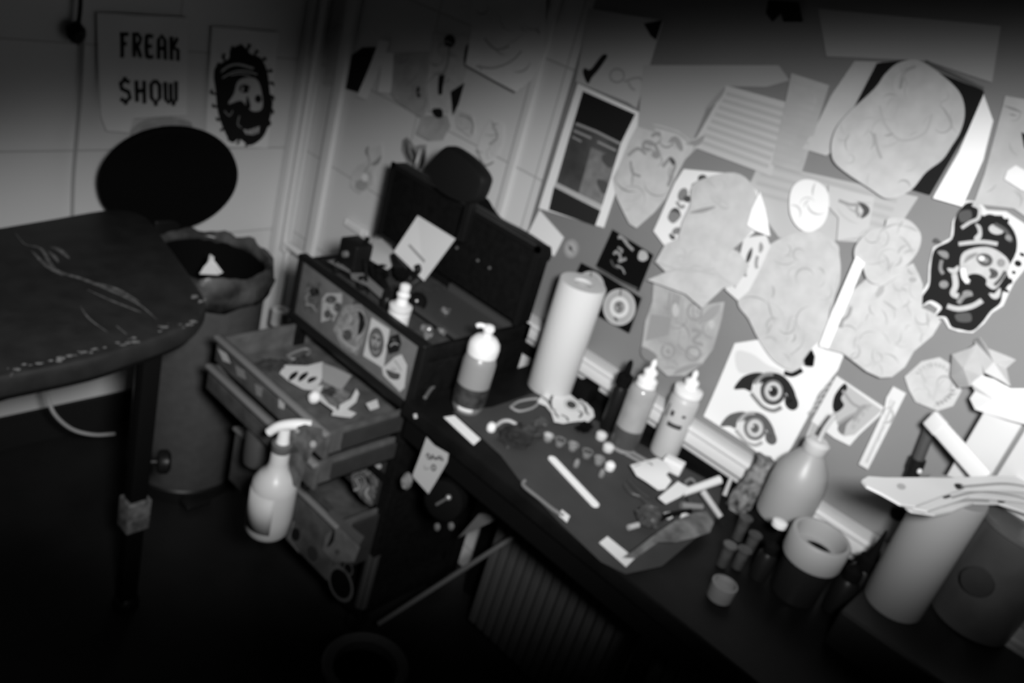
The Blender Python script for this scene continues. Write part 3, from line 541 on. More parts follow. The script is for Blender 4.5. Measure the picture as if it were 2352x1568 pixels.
for k in range(6):
    a = .3 + k*.2; marks.append(('brush', Z([(1240+160*math.cos(a), 1350+160*math.sin(a)), (1240+130*math.cos(a+.1), 1350+130*math.sin(a+.1))]), MINK, 7))
sheet('round_badge', 'round printed paper badge with lettered rim low on right wall', 'paper', WB, Z([(1030,1300),(1150,1190),(1280,1160),(1360,1210),(1400,1330),(1440,1400),(1380,1510),(1270,1545),(1110,1480),(1060,1390)]), .006, TRACE, marks, .001, .002, scrib=22, seed=57, sm=[PENCIL, FAINT])

# folded cone hats of pale paper, and the brightest bag
t = thing('paper_lantern', 'pale folded paper star with drooping points beside the round badge', 'ornament', PX(2240, 885, 1.57))
def facet(pts, ds, nm, mt, par):
    mb = MB(); vs = []
    for (x, y), d in zip(pts, ds): vs.append(PX(x, y, 1.608 - d))
    n = len(vs); c = sum(vs, Vector())/n + Vector((-.012, 0, 0)); mb.add(vs + [c], [(i, (i+1) % n, n) for i in range(n)], 0)
    return mb.build(nm, mt, par, smooth=False, solid=.001, off=0)
facet(C('Z6', [(1370,1140),(1500,1095),(1550,1060),(1600,1300),(1500,1370),(1420,1380),(1360,1300)]), [.02,.03,.03,.06,.05,.03,.02], 'fold', TRACE, t)
facet(C('Z6', [(1530,1040),(1570,1020),(1630,1100),(1760,1150),(1830,1180),(1760,1240),(1790,1370),(1700,1320),(1600,1270)]), [.01,.03,.03,.03,.03,.03,.05,.05,.06], 'fold', mat('pale folded paper', .5, .7), t)
mb = MB()
facet(C('F', [(2254,862),(2282,870),(2320,892),(2400,892),(2400,985),(2320,965),(2285,955),(2240,940),(2228,915),(2240,898),(2230,880)]), [.06,.07,.08,.1,.1,.08,.07,.06,.05,.05,.05], 'x', BRIGHT, None)
o = bpy.context.scene.objects['x']; o.name = 'plastic_bag'; o.data.materials[0] = mat('brightest paper', .93, .7)
tag(o, 'brightest crumpled white bag hooked over the white cabinet at right edge', 'bag')

# white cabinet at right edge
a = PX(2262, 940, 1.56); 
t = thing('wall_cabinet', 'white wall cabinet with a seam at the right edge above the wing fan', 'cabinet', (1.58, -.12, .96))
y1 = PX(2222, 1010, 1.55).y; mb = MB(); mb.box((1.555, -.5, .96), (1.608, y1, 1.13), bev=.004); mb.build('body', mat('cabinet carcass', .2, .5), t)
yy = PX(2315, 1040, 1.55).y; mb = MB(); mb.box((1.545, -.5, .96), (1.555, yy-.003, 1.13), bev=.003); mb.box((1.545, yy+.003, .96), (1.555, y1, 1.13), bev=.003); mb.build('door', mat('cabinet white', .56, .4), t)
# slanting pale bar
mb = MB(); p0 = PX(2140, 962, 1.54); p1 = PX(2262, 1100, 1.50); d = (p1-p0); L_ = d.length; d.normalize(); n_ = Vector((-1,0,0)); n_ = (n_-d*n_.dot(d)).normalized()
mb.obox((p0+p1)/2, (d, d.cross(n_), n_), (L_, .030, .010), bev=.004)
mb.obox(p0+d*.01, (d, d.cross(n_), n_), (.03, .032, .012), 1, bev=.004)
tag(mb.build('lamp_arm', [WHITEP, OFFW]), 'slanting pale flat lamp arm below the round badge', 'lamp arm')
mb = MB(); p0 = PX(2136, 985, 1.58); p1 = PX(2086, 1112, 1.58); mb.tube([p0, (p0*.6+p1*.4), (p0*.45+p1*.55)], .010, 1, smooth=1); mb.tube([(p0*.47+p1*.53), (p0*.3+p1*.7)], .014, 0, smooth=1); mb.tube([(p0*.3+p1*.7), p1], .012, 0, smooth=1); mb.blob(PX(2112,1082,1.565), (.004,.004,.005), 2, amp=0)
tag(mb.build('marker_pen', [BLACK, DGREY, WHITEP]), 'black marker hanging on the right wall behind the slanting arm', 'pen')
mb = MB(); c = PX(2060, 1182, 1.58); mb.lathe([(.012,0),(.015,.006),(.015,.02),(.012,.026)], c + Vector((.028,0,0)), (-1,0,0))
tag(mb.build('round_socket', BLACK), 'small black knob on the board above trunking near the white roll', 'knob')

# ------------------------------------------------------------------ massage table
top = [(-260, 566), (0, 520), (120, 500), (230, 481), (285, 479), (335, 495), (372, 540), (413, 597), (452, 652), (474, 690), (466, 716), (436, 744), (380, 768), (300, 795), (200, 826), (0, 866), (-400, 945)]
ZT = .75
pts = [P(x, y, ZT) for x, y in top]
pts2 = catmull([(p.x, p.y) for p in pts], 4, True)
cxy = (sum(p[0] for p in pts2)/len(pts2), sum(p[1] for p in pts2)/len(pts2))
t = thing('massage_table', 'black padded treatment table with torn vinyl edges in left foreground', 'table', (cxy[0], cxy[1], 0))
mb = MB(); n = len(pts2); prof = [(.970, 0.0), (.985, -.002), (.997, -.008), (1.0, -.018), (.998, -.034), (.985, -.042), (.96, -.044)]
vs = []
for s_, dz in prof:
    for x, y in pts2: vs.append((cxy[0]+(x-cxy[0])*s_, cxy[1]+(y-cxy[1])*s_, ZT+dz))
fs = [(j*n+i, j*n+(i+1) % n, (j+1)*n+(i+1) % n, (j+1)*n+i) for j in range(len(prof)-1) for i in range(n)]
mb.add(vs, fs + [list(range(n))[::-1], [(len(prof)-1)*n+i for i in range(n)]])
# torn streaks in the vinyl belong to the pad's own mesh
FT = Flat(ZT); rnd = random.Random(3)
def streak(px, wd, e=.0012):
    q = catmull(px, 6); uv = [FT.uv(x, y, .001) for x, y in q]; 
    ribbon(mb, FT, uv, wd*.001, lambda u, v: e, 1, True)
Z = lambda p_: C('Y1', p_)
streak(Z([(90,220),(150,290),(250,320),(330,440),(500,500),(650,560),(780,620),(860,670),(950,750)]), 9)
streak(Z([(190,330),(280,420),(380,480)]), 8, .0014); streak(Z([(300,310),(350,320),(420,380)]), 12, .0015); streak(Z([(290,330),(330,370),(350,400)]), 8, .0016)
streak(Z([(520,560),(650,620),(800,680),(850,700)]), 5, .0013); streak(Z([(480,660),(540,740),(650,820)]), 3.5, .0013); streak(Z([(700,780),(760,830)]), 3, .0013); streak(Z([(560,520),(700,560),(840,640)]), 8, .0017)
def worn(path, n_, s0, s1, dz):
    for k in range(n_):
        u_ = rnd.random(); i = min(len(path)-2, int(u_*(len(path)-1))); fr = u_*(len(path)-1)-i
        x = path[i][0]*(1-fr)+path[i+1][0]*fr + rnd.uniform(-6,6); y = path[i][1]*(1-fr)+path[i+1][1]*fr + rnd.uniform(-4,4)
        c = P(x, y, ZT); c.z = ZT - dz*rnd.random(); r_ = rnd.uniform(s0, s1)*.001
        mb.blob(c, (r_*1.6, r_*1.1, r_*.35), 2, amp=.4, n=1, seed=k)
worn(Z([(30,1050),(180,1010),(330,975),(600,915),(760,880),(900,820),(1060,785),(1180,740)]), 130, 1.0, 4, .004)
worn(Z([(340,985),(450,950),(590,915)]), 40, 2, 5, .003); worn(Z([(60,1050),(130,1030)]), 8, 3, 6, .003); worn(Z([(960,780),(1010,770)]), 7, 3, 7, .002); worn(Z([(1175,600),(1215,630)]), 8, 3, 7, .002); worn(Z([(700,890),(860,860)]), 10, 3, 6, .004)
mb.build('pad', [VINYL, TORN, mat('exposed pad lining', .17, .9, .6, 120)], t)
mb = MB(); q2 = [(cxy[0]+(x-cxy[0])*.93, cxy[1]+(y-cxy[1])*.93) for x, y in pts2]; mb.prism(q2, ZT-.060, ZT-.042); mb.build('frame', BLACKM, t, smooth=False)
lx, ly = .822, 1.425
for (x, y) in ((lx, ly),):
    l = None
    mb = MB(); mb.box((x-.019, y-.016, .02), (x+.019, y+.016, ZT-.07), bev=.004); l = mb.build('leg', BLACKM, t)
    mb = MB(); mb.lathe([(.026,0),(.03,.008),(.028,.02),(.018,.03)], (x, y, 0)); mb.build('foot', BLACK, l)
    c = Vector((x-.024, y-.016, .33)); mb = MB(); mb.box((x-.026, y-.023, .235), (x+.026, y+.022, .315), bev=.004); mb.build('clamp', mat('worn clamp', .12, .5, .6, 60), l)
    kp = P(372, 1005, .40); mb = MB(); q = Vector((x+.022, y-.005, .405)); mb.lathe([(.008,0),(.008,.012),(.022,.014),(.026,.02),(.026,.034),(.018,.040)], q, (.9,-.43,0)); mb.build('knob', BLACK, l)

# white cable below the table
mb = MB(); mb.tube([PY(100,860,1.85), PY(108,905,1.85), PY(125,950,1.85), PY(165,985,1.86), PY(215,998,1.87), PY(262,996,1.90)], .0045)
tag(mb.build('white_cable', mat('pale cable', .45, .5)), 'pale looping cable hanging below the treatment table near skirting', 'cable')

# ------------------------------------------------------------------ steel bin with lid open
bx, by = 1.178, 1.815
t = thing('pedal_bin', 'tall steel pedal bin with clear liner and black lid raised', 'bin', (bx, by, 0))
mb = MB(); R_ = .146
mb.lathe([(R_*.98,.03),(R_,.035),(R_,.635),(R_*1.01,.642),(R_*.99,.65),(R_*.93,.65),(R_*.93,.615),(R_*.92,.10),(.0,.10)], (bx,by,0), n=48, cap=False, mm=[0,0,0,0,0,1,1,1]); mb.build('body', [STEEL, BLACKM], t)  # inside of the steel coloured black in place of its shade
mb = MB(); mb.lathe([(R_*.99,0),(R_*1.03,.003),(R_*1.03,.035),(R_*1.0,.04)], (bx,by,0), n=40); mb.build('base', BLACK, t)
mb = MB(); q = Vector((bx-.05, by-R_*.97, .015)); mb.box((q.x-.035, q.y-.035, .008), (q.x+.035, q.y+.01, .022), bev=.005); mb.build('pedal', BLACK, t)
# liner folded over the rim
mb = MB(); n = 56; vs = []; prof = [(.915,.645),(.95,.660),(1.01,.668),(1.08,.655),(1.11,.618),(1.07,.590)]
for j, (r_, z_) in enumerate(prof):
    for i in range(n):
        a_ = 2*math.pi*i/n; q = noise.noise(Vector((math.cos(a_)*3.2+j*.7, math.sin(a_)*3.2, j*.9))); q2_ = noise.noise(Vector((math.cos(a_)*9, math.sin(a_)*9, j*2.0)))
        rr = R_*(r_ + .05*q*(j>1) + .035*q2_*(j>1)); vs.append((bx+rr*math.cos(a_), by+rr*math.sin(a_), z_ + .018*q*(j>0) + .008*q2_))
mb.add(vs, [(j*n+i, j*n+(i+1) % n, (j+1)*n+(i+1) % n, (j+1)*n+i) for j in range(len(prof)-1) for i in range(n)])
mb.build('liner', BAG, t, solid=.0008)
# lid: domed disc hinged behind the rim
lc = PY(394, 424, 1.93); ln = Vector((-.22, -.92, -.32)).normalized()
mb = MB(); rl = .163
mb.lathe([(.0,.0),(rl*.9,.0),(rl*.97,-.002),(rl,-.008),(rl,-.020),(rl*.9,-.035),(rl*.6,-.05),(0,-.055)], lc, ln, n=56, cap=False); lid = mb.build('lid', BLACKM, t)
mb = MB(); mb.obox(lc + Vector((.02,.045,-.15)), (Vector((1,0,0)),Vector((0,1,0)),Vector((0,0,1))), (.07,.03,.08), bev=.006); mb.build('hinge', BLACK, t)
# tissue thrown in the bin
mb = MB(); c = P(483, 625, .60)
pp = [P(458,628,0.635),P(470,612,0.655),P(478,600,0.675),P(482,583,0.695),P(492,590,0.685),P(490,608,0.665),P(512,625,0.645),P(500,630,0.635)]
cc = sum(pp, Vector())/len(pp) + Vector((0,0,.02)); mb.add(pp+[cc], [(i,(i+1) % 8, 8) for i in range(8)])
tag(mb.build('used_tissue', mat('tissue', .75, .9), smooth=False, solid=.002), 'crumpled white tissue inside the lined steel bin', 'tissue')

# white bracket left of the chest
c = PX(643, 735, 1.56)
mb = MB(); 
mb.lathe([(.022,0),(.026,.003),(.026,.05),(.020,.053),(.010,.053),(.010,.0)], PX(640, 745, 1.50), (0,0,1), n=24); mb.lathe([(.0105,.0),(.0105,.052)], PX(640,745,1.50), m=1)
mb.box((1.5, PX(640,745,1.5).y-.012, PX(640,745,1.5).z-.0), (1.62, PX(640,745,1.5).y+.012, PX(640,745,1.5).z+.015))
tag(mb.build('toilet_roll', [WHITEP, GREY]), 'white paper roll on a wall bracket just left of the tool chest', 'paper roll')

# ================================================================== TOOL CHEST
CXF = 1.20; CY0, CY1 = 1.062, 1.492; CB = 1.527
t = thing('tool_chest', 'black steel tool chest trolley plastered with stickers, drawers pulled out', 'tool chest', (1.38, 1.28, 0))
chest = t
mb = MB()
# top box as open tray: walls and floor
mb.box((CXF+.012, CY0, .655), (CB, CY1, .772), bev=.004)
mb.box((CB-.02, CY0, .77), (CB, CY1, .806), bev=.003); mb.box((CXF+.012, CY0, .77), (CB, CY0+.016, .806), bev=.003); mb.box((CXF+.012, CY1-.016, .77), (CB, CY1, .806), bev=.003)
mb.build('top_box', CHEST, t)
mb = MB(); mb.box((CXF+.015, CY0+.016, .771), (CB-.02, CY1-.016, .776)); mb.build('tray_liner', mat('grey tray liner', .045, .7, .3, 60), t, smooth=False)
# front face: frame and panel
mb = MB()
mb.box((CXF-.006, CY0-.002, .655), (CXF+.014, CY0+.02, .812), bev=.005); mb.box((CXF-.006, CY1-.014, .655), (CXF+.014, CY1+.004, .812), bev=.005)
mb.box((CXF-.008, CY0-.002, .806), (CXF+.016, CY1+.004, .818), bev=.005); mb.box((CXF-.008, CY0-.002, .652), (CXF+.014, CY1+.004, .672), bev=.005)
mb.build('front_frame', BLACK, t)
mb = MB(); mb.box((CXF-.001, CY0+.018, .672), (CXF+.012, CY1-.012, .808), bev=.002); fp = mb.build('front_panel', PANEL, t)
WC = Wall('R', CXF-.001)
Z = lambda pts: C('Y2', pts)
def sticker(poly, m, marks=(), nm='sticker', wall=WC, par=t, **k): return sheet(nm, '', '', wall, poly, .0006, m, marks, .0001, parent=par, step=.01, th=.0003, **k)
sticker(Z([(300,700),(350,600),(450,640),(430,740),(390,850),(310,820)]), mat('dim sticker', .10, .6, .5, 80), [('sfill', Z(ell(385,690,36,36)), INK), ('curve', Z([(330,640),(400,660),(430,620)]), DINK, 5), ('curve', Z([(320,780),(370,790),(400,830)]), MINK, 4)], scrib=8, seed=60, sm=[DINK, MINK])
sticker(Z([(440,740),(470,700),(580,700),(580,760),(520,900),(490,890),(430,910)]), mat('sticker light', .38, .6), [('sfill', Z(ell(505,745,40,30)), DINK), ('sfill', Z(ell(550,800,28,34)), DINK), ('sfill', Z(ell(480,850,26,30)), DINK), ('brush', Z([(520,850),(500,900)]), DINK, 10)], scrib=8, seed=61, sm=[DINK, MINK])
sticker(Z([(600,790),(720,770),(760,900),(740,1030),(690,1150),(580,1080),(520,960)]), mat('sticker mid', .22, .6, .3, 90), [('brush', Z([(700,830),(730,900),(700,1000)]), INK, 22), ('curve', Z([(610,820),(640,880),(600,960),(640,1020)]), MINK, 8), ('sfill', Z(ell(620,1000,36,40)), DINK), ('curve', Z([(560,950),(600,1050),(680,1100)]), PENCIL, 6), ('brush', Z([(660,780),(690,760),(720,770)]), DINK, 12)], scrib=16, seed=62, sm=[DINK, PENCIL, MINK])
sticker(Z([(795,875),(925,960),(880,1240),(735,1150)]), mat('sticker white', .55, .6), [('sfill', Z(ell(830,1055,56,110)), mat('stk dk', .10, .6)), ('sfill', Z(ell(828,1040,34,50)), MINK), ('sfill', Z(ell(815,1020,12,12)), INK), ('sfill', Z(ell(848,1035,11,12)), INK), ('brush', Z([(825,1060),(822,1090)]), INK, 6), ('curve', Z([(800,1110),(825,1130),(850,1110)]), MINK, 4)])
sticker(Z([(930,1010),(990,990),(1010,1060),(990,1120),(920,1140),(900,1080)]), INK, [('curve', Z([(930,1080),(960,1060),(990,1070)]), MINK, 4), ('curve', Z([(940,1030),(970,1040)]), DINK, 5)])
sticker(Z([(960,1160),(1010,1140),(1050,1220),(1030,1380),(1000,1410),(880,1290),(870,1240),(920,1200)]), mat('sticker white', .55, .6), [('sfill', Z([(900,1250),(960,1270),(1000,1280),(990,1320),(930,1310)]), DINK), ('sfill', Z(ell(955,1250,24,16)), MIDP), ('curve', Z([(960,1180),(990,1220),(1010,1260)]), MINK, 4)])
# lid standing open at the back
t = chest
mb = MB(); mb.box((CB-.045, CY0+.004, .812), (CB-.005, CY1+.07, .998), bev=.004)
l = mb.build('lid', CHEST, t)
mb = MB(); mb.box((CB-.052, CY0+.004, .81), (CB-.044, CY0+.016, 1.0)); mb.box((CB-.052, CY1+.058, .81), (CB-.044, CY1+.07, 1.0)); mb.box((CB-.052, CY0+.004, .988), (CB-.044, CY1+.07, 1.0)); mb.build('lid_rim', BLACK, l, smooth=False)
for (x, y) in ((1050,569),(1098,598),(1125,615)):
    c = PX(x, y, CB-.047); mb = MB(); mb.lathe([(.0035,0),(.003,.003),(0.0005,.004)], c, (-1,0,0), n=12); mb.build('rivet', mat('rivet', .12, .4), l)
# cart body under the top box
mb = MB()
for (x, y) in ((CXF, CY0), (CXF, CY1-.03), (CB-.03, CY0), (CB-.03, CY1-.03)): mb.box((x, y, .07), (x+.03, y+.03, .655), bev=.003)
mb.box((CXF+.02, CY1-.008, .07), (CB-.02, CY1-.002, .655)); mb.box((CXF+.02, CY0+.004, .16), (CB-.02, CY0+.010, .655)); mb.box((CB-.008, CY0+.02, .07), (CB-.002, CY1-.02, .655))
mb.box((CXF+.005, CY0+.01, .06), (CB-.005, CY1-.01, .085)); mb.box((CXF+.005, CY0+.03, .45), (CB-.01, CY1-.03, .46))
mb.box((CXF, CY0+.03, .455), (CXF+.012, CY1-.03, .475))
mb.build('cart_body', CHEST, t, smooth=False)
for (x, y) in ((CXF+.03, CY0+.03), (CXF+.03, CY1-.03), (CB-.03, CY0+.03), (CB-.03, CY1-.03)):
    mb = MB(); mb.lathe([(.02,-.012),(.028,-.010),(.028,.010),(.02,.012)], (x, y, .028), (0,1,0), n=24); c_ = mb.build('caster', BLACK, t)
mb = MB(); mb.tube([(CXF+.012, CY0+.012, .10), (CXF+.012, CY0+.012, .26)], .016, smooth=1); mb.build('corner_tube', mat('grey tube', .05, .5), t)
# drawers
def drawer(x0, x1, y0, y1, z0, z1, nm='drawer'):
    mb = MB(); th = .006
    mb.box((x0, y0, z0), (x1, y1, z0+.004)); mb.box((x0, y0, z0), (x1, y0+th, z1)); mb.box((x0, y1-th, z0), (x1, y1, z1)); mb.box((x1-th, y0, z0), (x1, y1, z1))
    d_ = mb.build(nm, mat('drawer interior', .085, .55, .3, 30), t, smooth=False)
    mb = MB(); mb.box((x0-.012, y0-.006, z0-.004), (x0, y1+.006, z1+.002), bev=.003); mb.build('drawer_front', mat('drawer front edge', .075, .5, .3, 30), d_)
    mb = MB(); mb.box((x0-.022, y0-.006, z1-.006), (x0-.008, y1+.006, z1+.004), bev=.003); mb.build('drawer_pull', mat('aluminium pull', .17, .4), d_)
    mb = MB(); mb.box((x0+.03, y0-.008, z0+.012), (x1+.10, y0-.001, z1-.01)); mb.build('slide_rail', DSTEEL, d_, smooth=False)
    return d_
xa = P(512, 772, .652); xb = P(752, 1008, .652)
X1 = (xa.x+xb.x)/2+.016
d1 = drawer(X1, CXF+.26, CY0+.022, CY1-.018, .590, .648)
d2 = drawer(X1-.012, CXF+.24, CY0+.022, CY1-.018, .520, .578)
d3 = drawer(CXF-.10, CXF+.24, CY0+.022, CY1-.018, .235, .385, 'deep_drawer')
print('drawer X1', X1, xa, xb)
# sticker strips on drawer fronts
WD1 = Wall('R', X1-.013); 
for k, (pts_, mm) in enumerate([([(500,800),(520,812),(530,835),(512,828)], MIDP), ([(540,838),(560,850),(565,872),(545,862)], GREY), ([(585,880),(603,890),(600,912),(588,905)], GREY), ([(640,915),(655,922),(652,940),(640,935)], MIDP)]):
    sticker(pts_, mm, (), wall=WD1, par=d1)
Z = lambda pts: C('Y3', pts)
WD3 = Wall('R', CXF-.113)
d3k = dict(wall=WD3, par=d3)
sticker(Z([(800,830),(1010,1000),(980,1050),(790,870)]), mat('film strip', .10, .5), (), **d3k)
sticker(Z([(850,930),(985,1060),(950,1150),(830,1150),(760,1080),(780,990)]), mat('d3 grey', .14, .6, .2, 50), [('brush', Z([(830,940),(820,1010),(790,1060)]), INK, 12), ('sfill', Z(ell(850,1090,14,18)), DINK)], **d3k)
sticker(Z([(580,900),(650,960),(620,1100),(540,1010)]), mat('d3 mid', .09, .6, .3, 50), [('sfill', Z(ell(600,985,26,40)), INK), ('line', Z([(590,905),(560,1010),(615,1085)]), MINK, 3)], **d3k)
sticker(Z(ell(870,1280,66,110,-.35)), BLACKM, [('loop', Z(ell(870,1280,62,104,-.35)), mat('ring', .10, .6), 9)], **d3k)
sticker(Z(ell(915,1190,26,40,-.3)), BLACKM, [('loop', Z(ell(915,1190,24,38,-.3)), DINK, 5)], **d3k)
sticker(Z(ell(700,1100,36,60,-.3)), mat('d3 dim', .03, .6), [('loop', Z(ell(700,1100,34,56,-.3)), DINK, 6)], **d3k)
sticker(Z([(680,690),(830,820),(800,850),(650,720)]), mat('d3 strip', .06, .6, .4, 60), (), **d3k)
# stickers on cart panel seen between the drawers
mb = MB(); mb.box((CXF+.004, CY0+.03, .385), (CXF+.012, CY1-.03, .52)); mb.build('middle_panel', mat('dark middle panel', .03, .5), t, smooth=False)
WM = Wall('R', CXF+.004); dk = dict(wall=WM, par=t)
sticker(Z([(930,590),(1000,560),(1110,600),(1060,820),(1000,780),(940,700)]), mat('mix sticker', .12, .6, .8, 90), [('brush', Z([(960,640),(1010,640),(1060,690)]), INK, 16), ('sfill', Z(ell(1090,575,26,18)), MIDP), ('brush', Z([(1040,700),(1020,740),(1050,780)]), MIDP, 8), ('curve', Z([(960,650),(980,700),(950,720)]), MIDP, 5)], scrib=8, seed=63, sm=[MINK, DINK], **dk)

# ------------------------------------------------------------------ things in the top drawer
FD = Flat(.600)
Z = lambda pts: C('Y2', pts)
def lay(name, label, cat, poly, z, m, marks=(), **k):
    return sheet(name, label, cat, Flat(z), poly, .0, m, marks, **k)
CD = mat('drawer paper', .62, .8)
lay('needle_card', 'white card with three slots lying in the open top drawer', 'card', Z([(170,1225),(330,1230),(440,1200),(470,1240),(440,1330),(380,1400),(300,1390),(190,1330),(130,1280)]), .606, CD, [('brush', Z([(260,1270),(230,1300),(200,1335)]), INK, 14), ('brush', Z([(335,1275),(300,1305),(270,1340)]), INK, 14), ('brush', Z([(400,1310),(365,1325),(335,1350)]), INK, 14)], amp=.002, seed=70, th=.001)
lay('paper_sheet', 'grey paper envelope in the drawer right of the slotted card', 'paper', Z([(440,1210),(520,1240),(650,1300),(580,1400),(540,1390),(440,1340)]), .610, mat('grey envelope', .34, .8), (), amp=.003, seed=71)
lay('stencil_paper', 'crumpled dark stencil paper beneath the envelope in the drawer', 'paper', Z([(430,1340),(560,1390),(640,1440),(600,1520),(500,1550),(420,1480)]), .604, mat('stencil', .16, .8, .5, 60), (), amp=.008, seed=72)
mb = MB(); mb.tube([P(*Z([(190,1150)])[0], .60), P(*Z([(230,1175)])[0], .603), P(*Z([(290,1165)])[0], .603), P(*Z([(350,1125)])[0], .60), P(*Z([(320,1100)])[0], .60), P(*Z([(250,1120)])[0], .60), P(*Z([(190,1150)])[0], .60)], .0035)
tag(mb.build('rubber_ring', GREY), 'grey plastic ring at the back of the open drawer', 'ring')
def torn(px, z, label, seed, m=CD):
    return lay('torn_wrapper', label, 'wrapper', Z(px), z, m, (), amp=.009, seed=seed, step=.01)
torn([(400,1390),(440,1380),(420,1440),(480,1530),(540,1560),(520,1580),(450,1530),(390,1480),(350,1470),(360,1430)], .608, 'small torn white wrapper at the middle of the open drawer', 73)
torn([(560,1530),(640,1480),(680,1410),(700,1440),(680,1500),(620,1550),(600,1590),(550,1580)], .612, 'long curved white wrapper strip in the drawer near the chest', 74)
torn([(750,1510),(830,1480),(845,1540),(780,1560)], .608, 'square white wrapper at right end of the open drawer', 75)
torn([(520,1560),(620,1560),(680,1590),(640,1620),(560,1610),(500,1600)], .612, 'flat white wrapper at front right of the open drawer', 76)
mb = MB(); mb.blob(P(722, 912, .615), (.013,.013,.014), amp=.1, seed=2); tag(mb.build('cotton_ball', BRIGHT), 'small white cotton ball in the open drawer', 'cotton ball')
for k, (x, y) in enumerate([(40,1215),(110,1215),(480,1420),(300,1190)]):
    mb = MB(); p_ = P(*Z([(x,y)])[0], .606); mb.blob(p_, (.022,.016,.008), amp=.5, seed=k+5)
    tag(mb.build('cloth_scrap', mat('dark cloth', .03, .9, .5, 60)), ['dark cloth scrap at far left of open drawer', 'dark cloth scrap beside the slotted card in drawer', 'dark cloth scrap among wrappers in drawer', 'dark cloth scrap behind the slotted card'][k], 'scrap')

# ------------------------------------------------------------------ things on top of the chest
ZC = .776
mb = MB(); a = P(765, 588, .80); 
def cube_px(px, py, z, sx, sy, sz, bev=.002): 
    c = P(px, py, z); return (c.x-sx/2, c.y-sy/2, z), (c.x+sx/2, c.y+sy/2, z+sz)
lo, hi = (1.285, 1.412, ZC), (1.335, 1.472, ZC+.085); mb.box(lo, hi, bev=.004)
t2 = thing('power_supply', 'black box power supply standing on the chest top at left', 'power supply', ((lo[0]+hi[0])/2, (lo[1]+hi[1])/2, ZC)); mb.build('case', BLACK, t2)
mb = MB(); mb.lathe([(.008,0),(.007,.008)], (lo[0], (lo[1]+hi[1])/2, hi[2]-.03), (-1,0,0), n=16); mb.build('dial', mat('grey dial', .15, .4), t2)
mb = MB(); mb.tube([(hi[0]-.01, lo[1]+.02, hi[2]), (hi[0]-.01, lo[1]+.015, hi[2]+.012)], .006, smooth=1); mb.build('socket', BLACK, t2)
mb = MB(); c = Vector(((lo[0]+hi[0])/2, lo[1], ZC+.05)); mb.tube([c, c+Vector((-.01,-.02,.0)), c+Vector((-.02,-.05,-.03)), c+Vector((-.03,-.07,-.044))], .003); mb.build('lead', BLACK, t2)
# leaning white note card in front of the lid
cpx = [(960,495),(1046,548),(974,645),(905,578)]
mb = MB(); xs = [CB-.07, CB-.07, CB-.11, CB-.11]; vs = [PX(x, y, X) for (x, y), X in zip(cpx, xs)]
mb.add(vs, [(0,1,2,3)]); 
def lerp4(u, v): return (vs[0]*(1-u)+vs[1]*u)*(1-v) + (vs[3]*(1-u)+vs[2]*u)*v + Vector((-.0012,0,0))
mb.add([lerp4(.22,.62), lerp4(.75,.68), lerp4(.75,.73), lerp4(.22,.67)], [(0,1,2,3)], 1)
tag(mb.build('note_pad', [mat('card white', .62, .8), MINK], smooth=False, solid=.002, off=0), 'white note pad leaning on the open chest lid', 'note pad')
sheetz = Flat(ZC)
def on_chest(name, label, cat, pts, m, z=.004, **k): return sheet(name, label, cat, Flat(ZC+z), Z(pts), 0, m, (), **k)
on_chest('paper_towel', 'crumpled white paper towel on the chest between box and note pad', 'paper', [(740,420),(860,330),(950,430),(930,540),(900,560),(830,520),(740,470)], mat('towel', .6, .9), .03, amp=.012, seed=80)
on_chest('label_strip', 'pale label strip along the chest front edge, first from left', 'label', [(430,430),(500,450),(640,530),(640,560),(560,520),(450,460)], GREY, .022, amp=.002, seed=81)
on_chest('label_strip', 'pale label strip lying near the chest front beside the nozzle bottle', 'label', [(640,560),(740,560),(880,680),(860,740),(760,650),(650,600)], GREY, .022, amp=.002, seed=82)
for k, (x, y, r_) in enumerate([(550,490,.012),(730,610,.013),(905,745,.014)]):
    mb = MB(); p_ = P(*Z([(x,y)])[0], ZC+.02); p_.z = ZC; mb.lathe([(r_*.8,0),(r_,.004),(r_,.022),(r_*.7,.028)], p_)
    tag(mb.build('bottle_stopper', BLACK), ['black cap on chest front edge nearest the power supply', 'middle black cap on the chest front edge', 'black cap on the chest front edge next to nozzle bottle'][k], 'cap', 'black caps along the chest edge')
# tangle of black tattoo machine on chest
t2 = thing('tattoo_machine', 'black tattoo machine lying against the note pad on the chest', 'tattoo machine', P(930, 640, ZC))
mb = MB(); A = lambda x, y, z: P(*Z([(x, y)])[0], z)
mb.tube([A(950,430,.83), A(990,510,.82), A(1060,590,.80)], .016, rs=[.008,.02]); mb.tube([A(1060,590,.80), A(1130,540,.83), A(1125,500,.84)], .007); mb.build('frame', BLACK, t2)
mb = MB(); mb.blob(A(1020,560,.81), (.022,.02,.016), amp=.2, seed=4); mb.build('coil', BLACKM, t2)
mb = MB(); mb.tube([A(1030,690,.79), A(1080,640,.80), A(1130,610,.80)], .008); mb.build('grip', DSTEEL, t2)
t2 = thing('tattoo_machine', 'second black tattoo machine at the crumpled towel on the chest', 'tattoo machine', A(850,580,ZC))
mb = MB(); mb.tube([A(830,470,.81), A(800,500,.80), A(815,540,.80), A(860,600,.79), A(900,700,.785)], .009, rs=[.005,.013]); mb.build('frame', BLACK, t2)
mb = MB(); mb.blob(A(850,560,.80), (.022,.02,.018), amp=.35, seed=7); mb.tube([A(850,560,.80), A(850,500,.82)], .006); mb.build('coil', BLACKM, t2)
mb = MB(); mb.lathe([(.018,0),(.022,.004),(.022,.025),(.016,.03)], A(1125,760,.79), (-.6,-.5,.3)); mb.blob(A(1120,755,.815), (.003,.003,.003), 1, amp=0)
tag(mb.build('lens_cap', [BLACKM, WHITEP]), 'round black knob-like puck on the chest right of the nozzle bottle', 'puck')
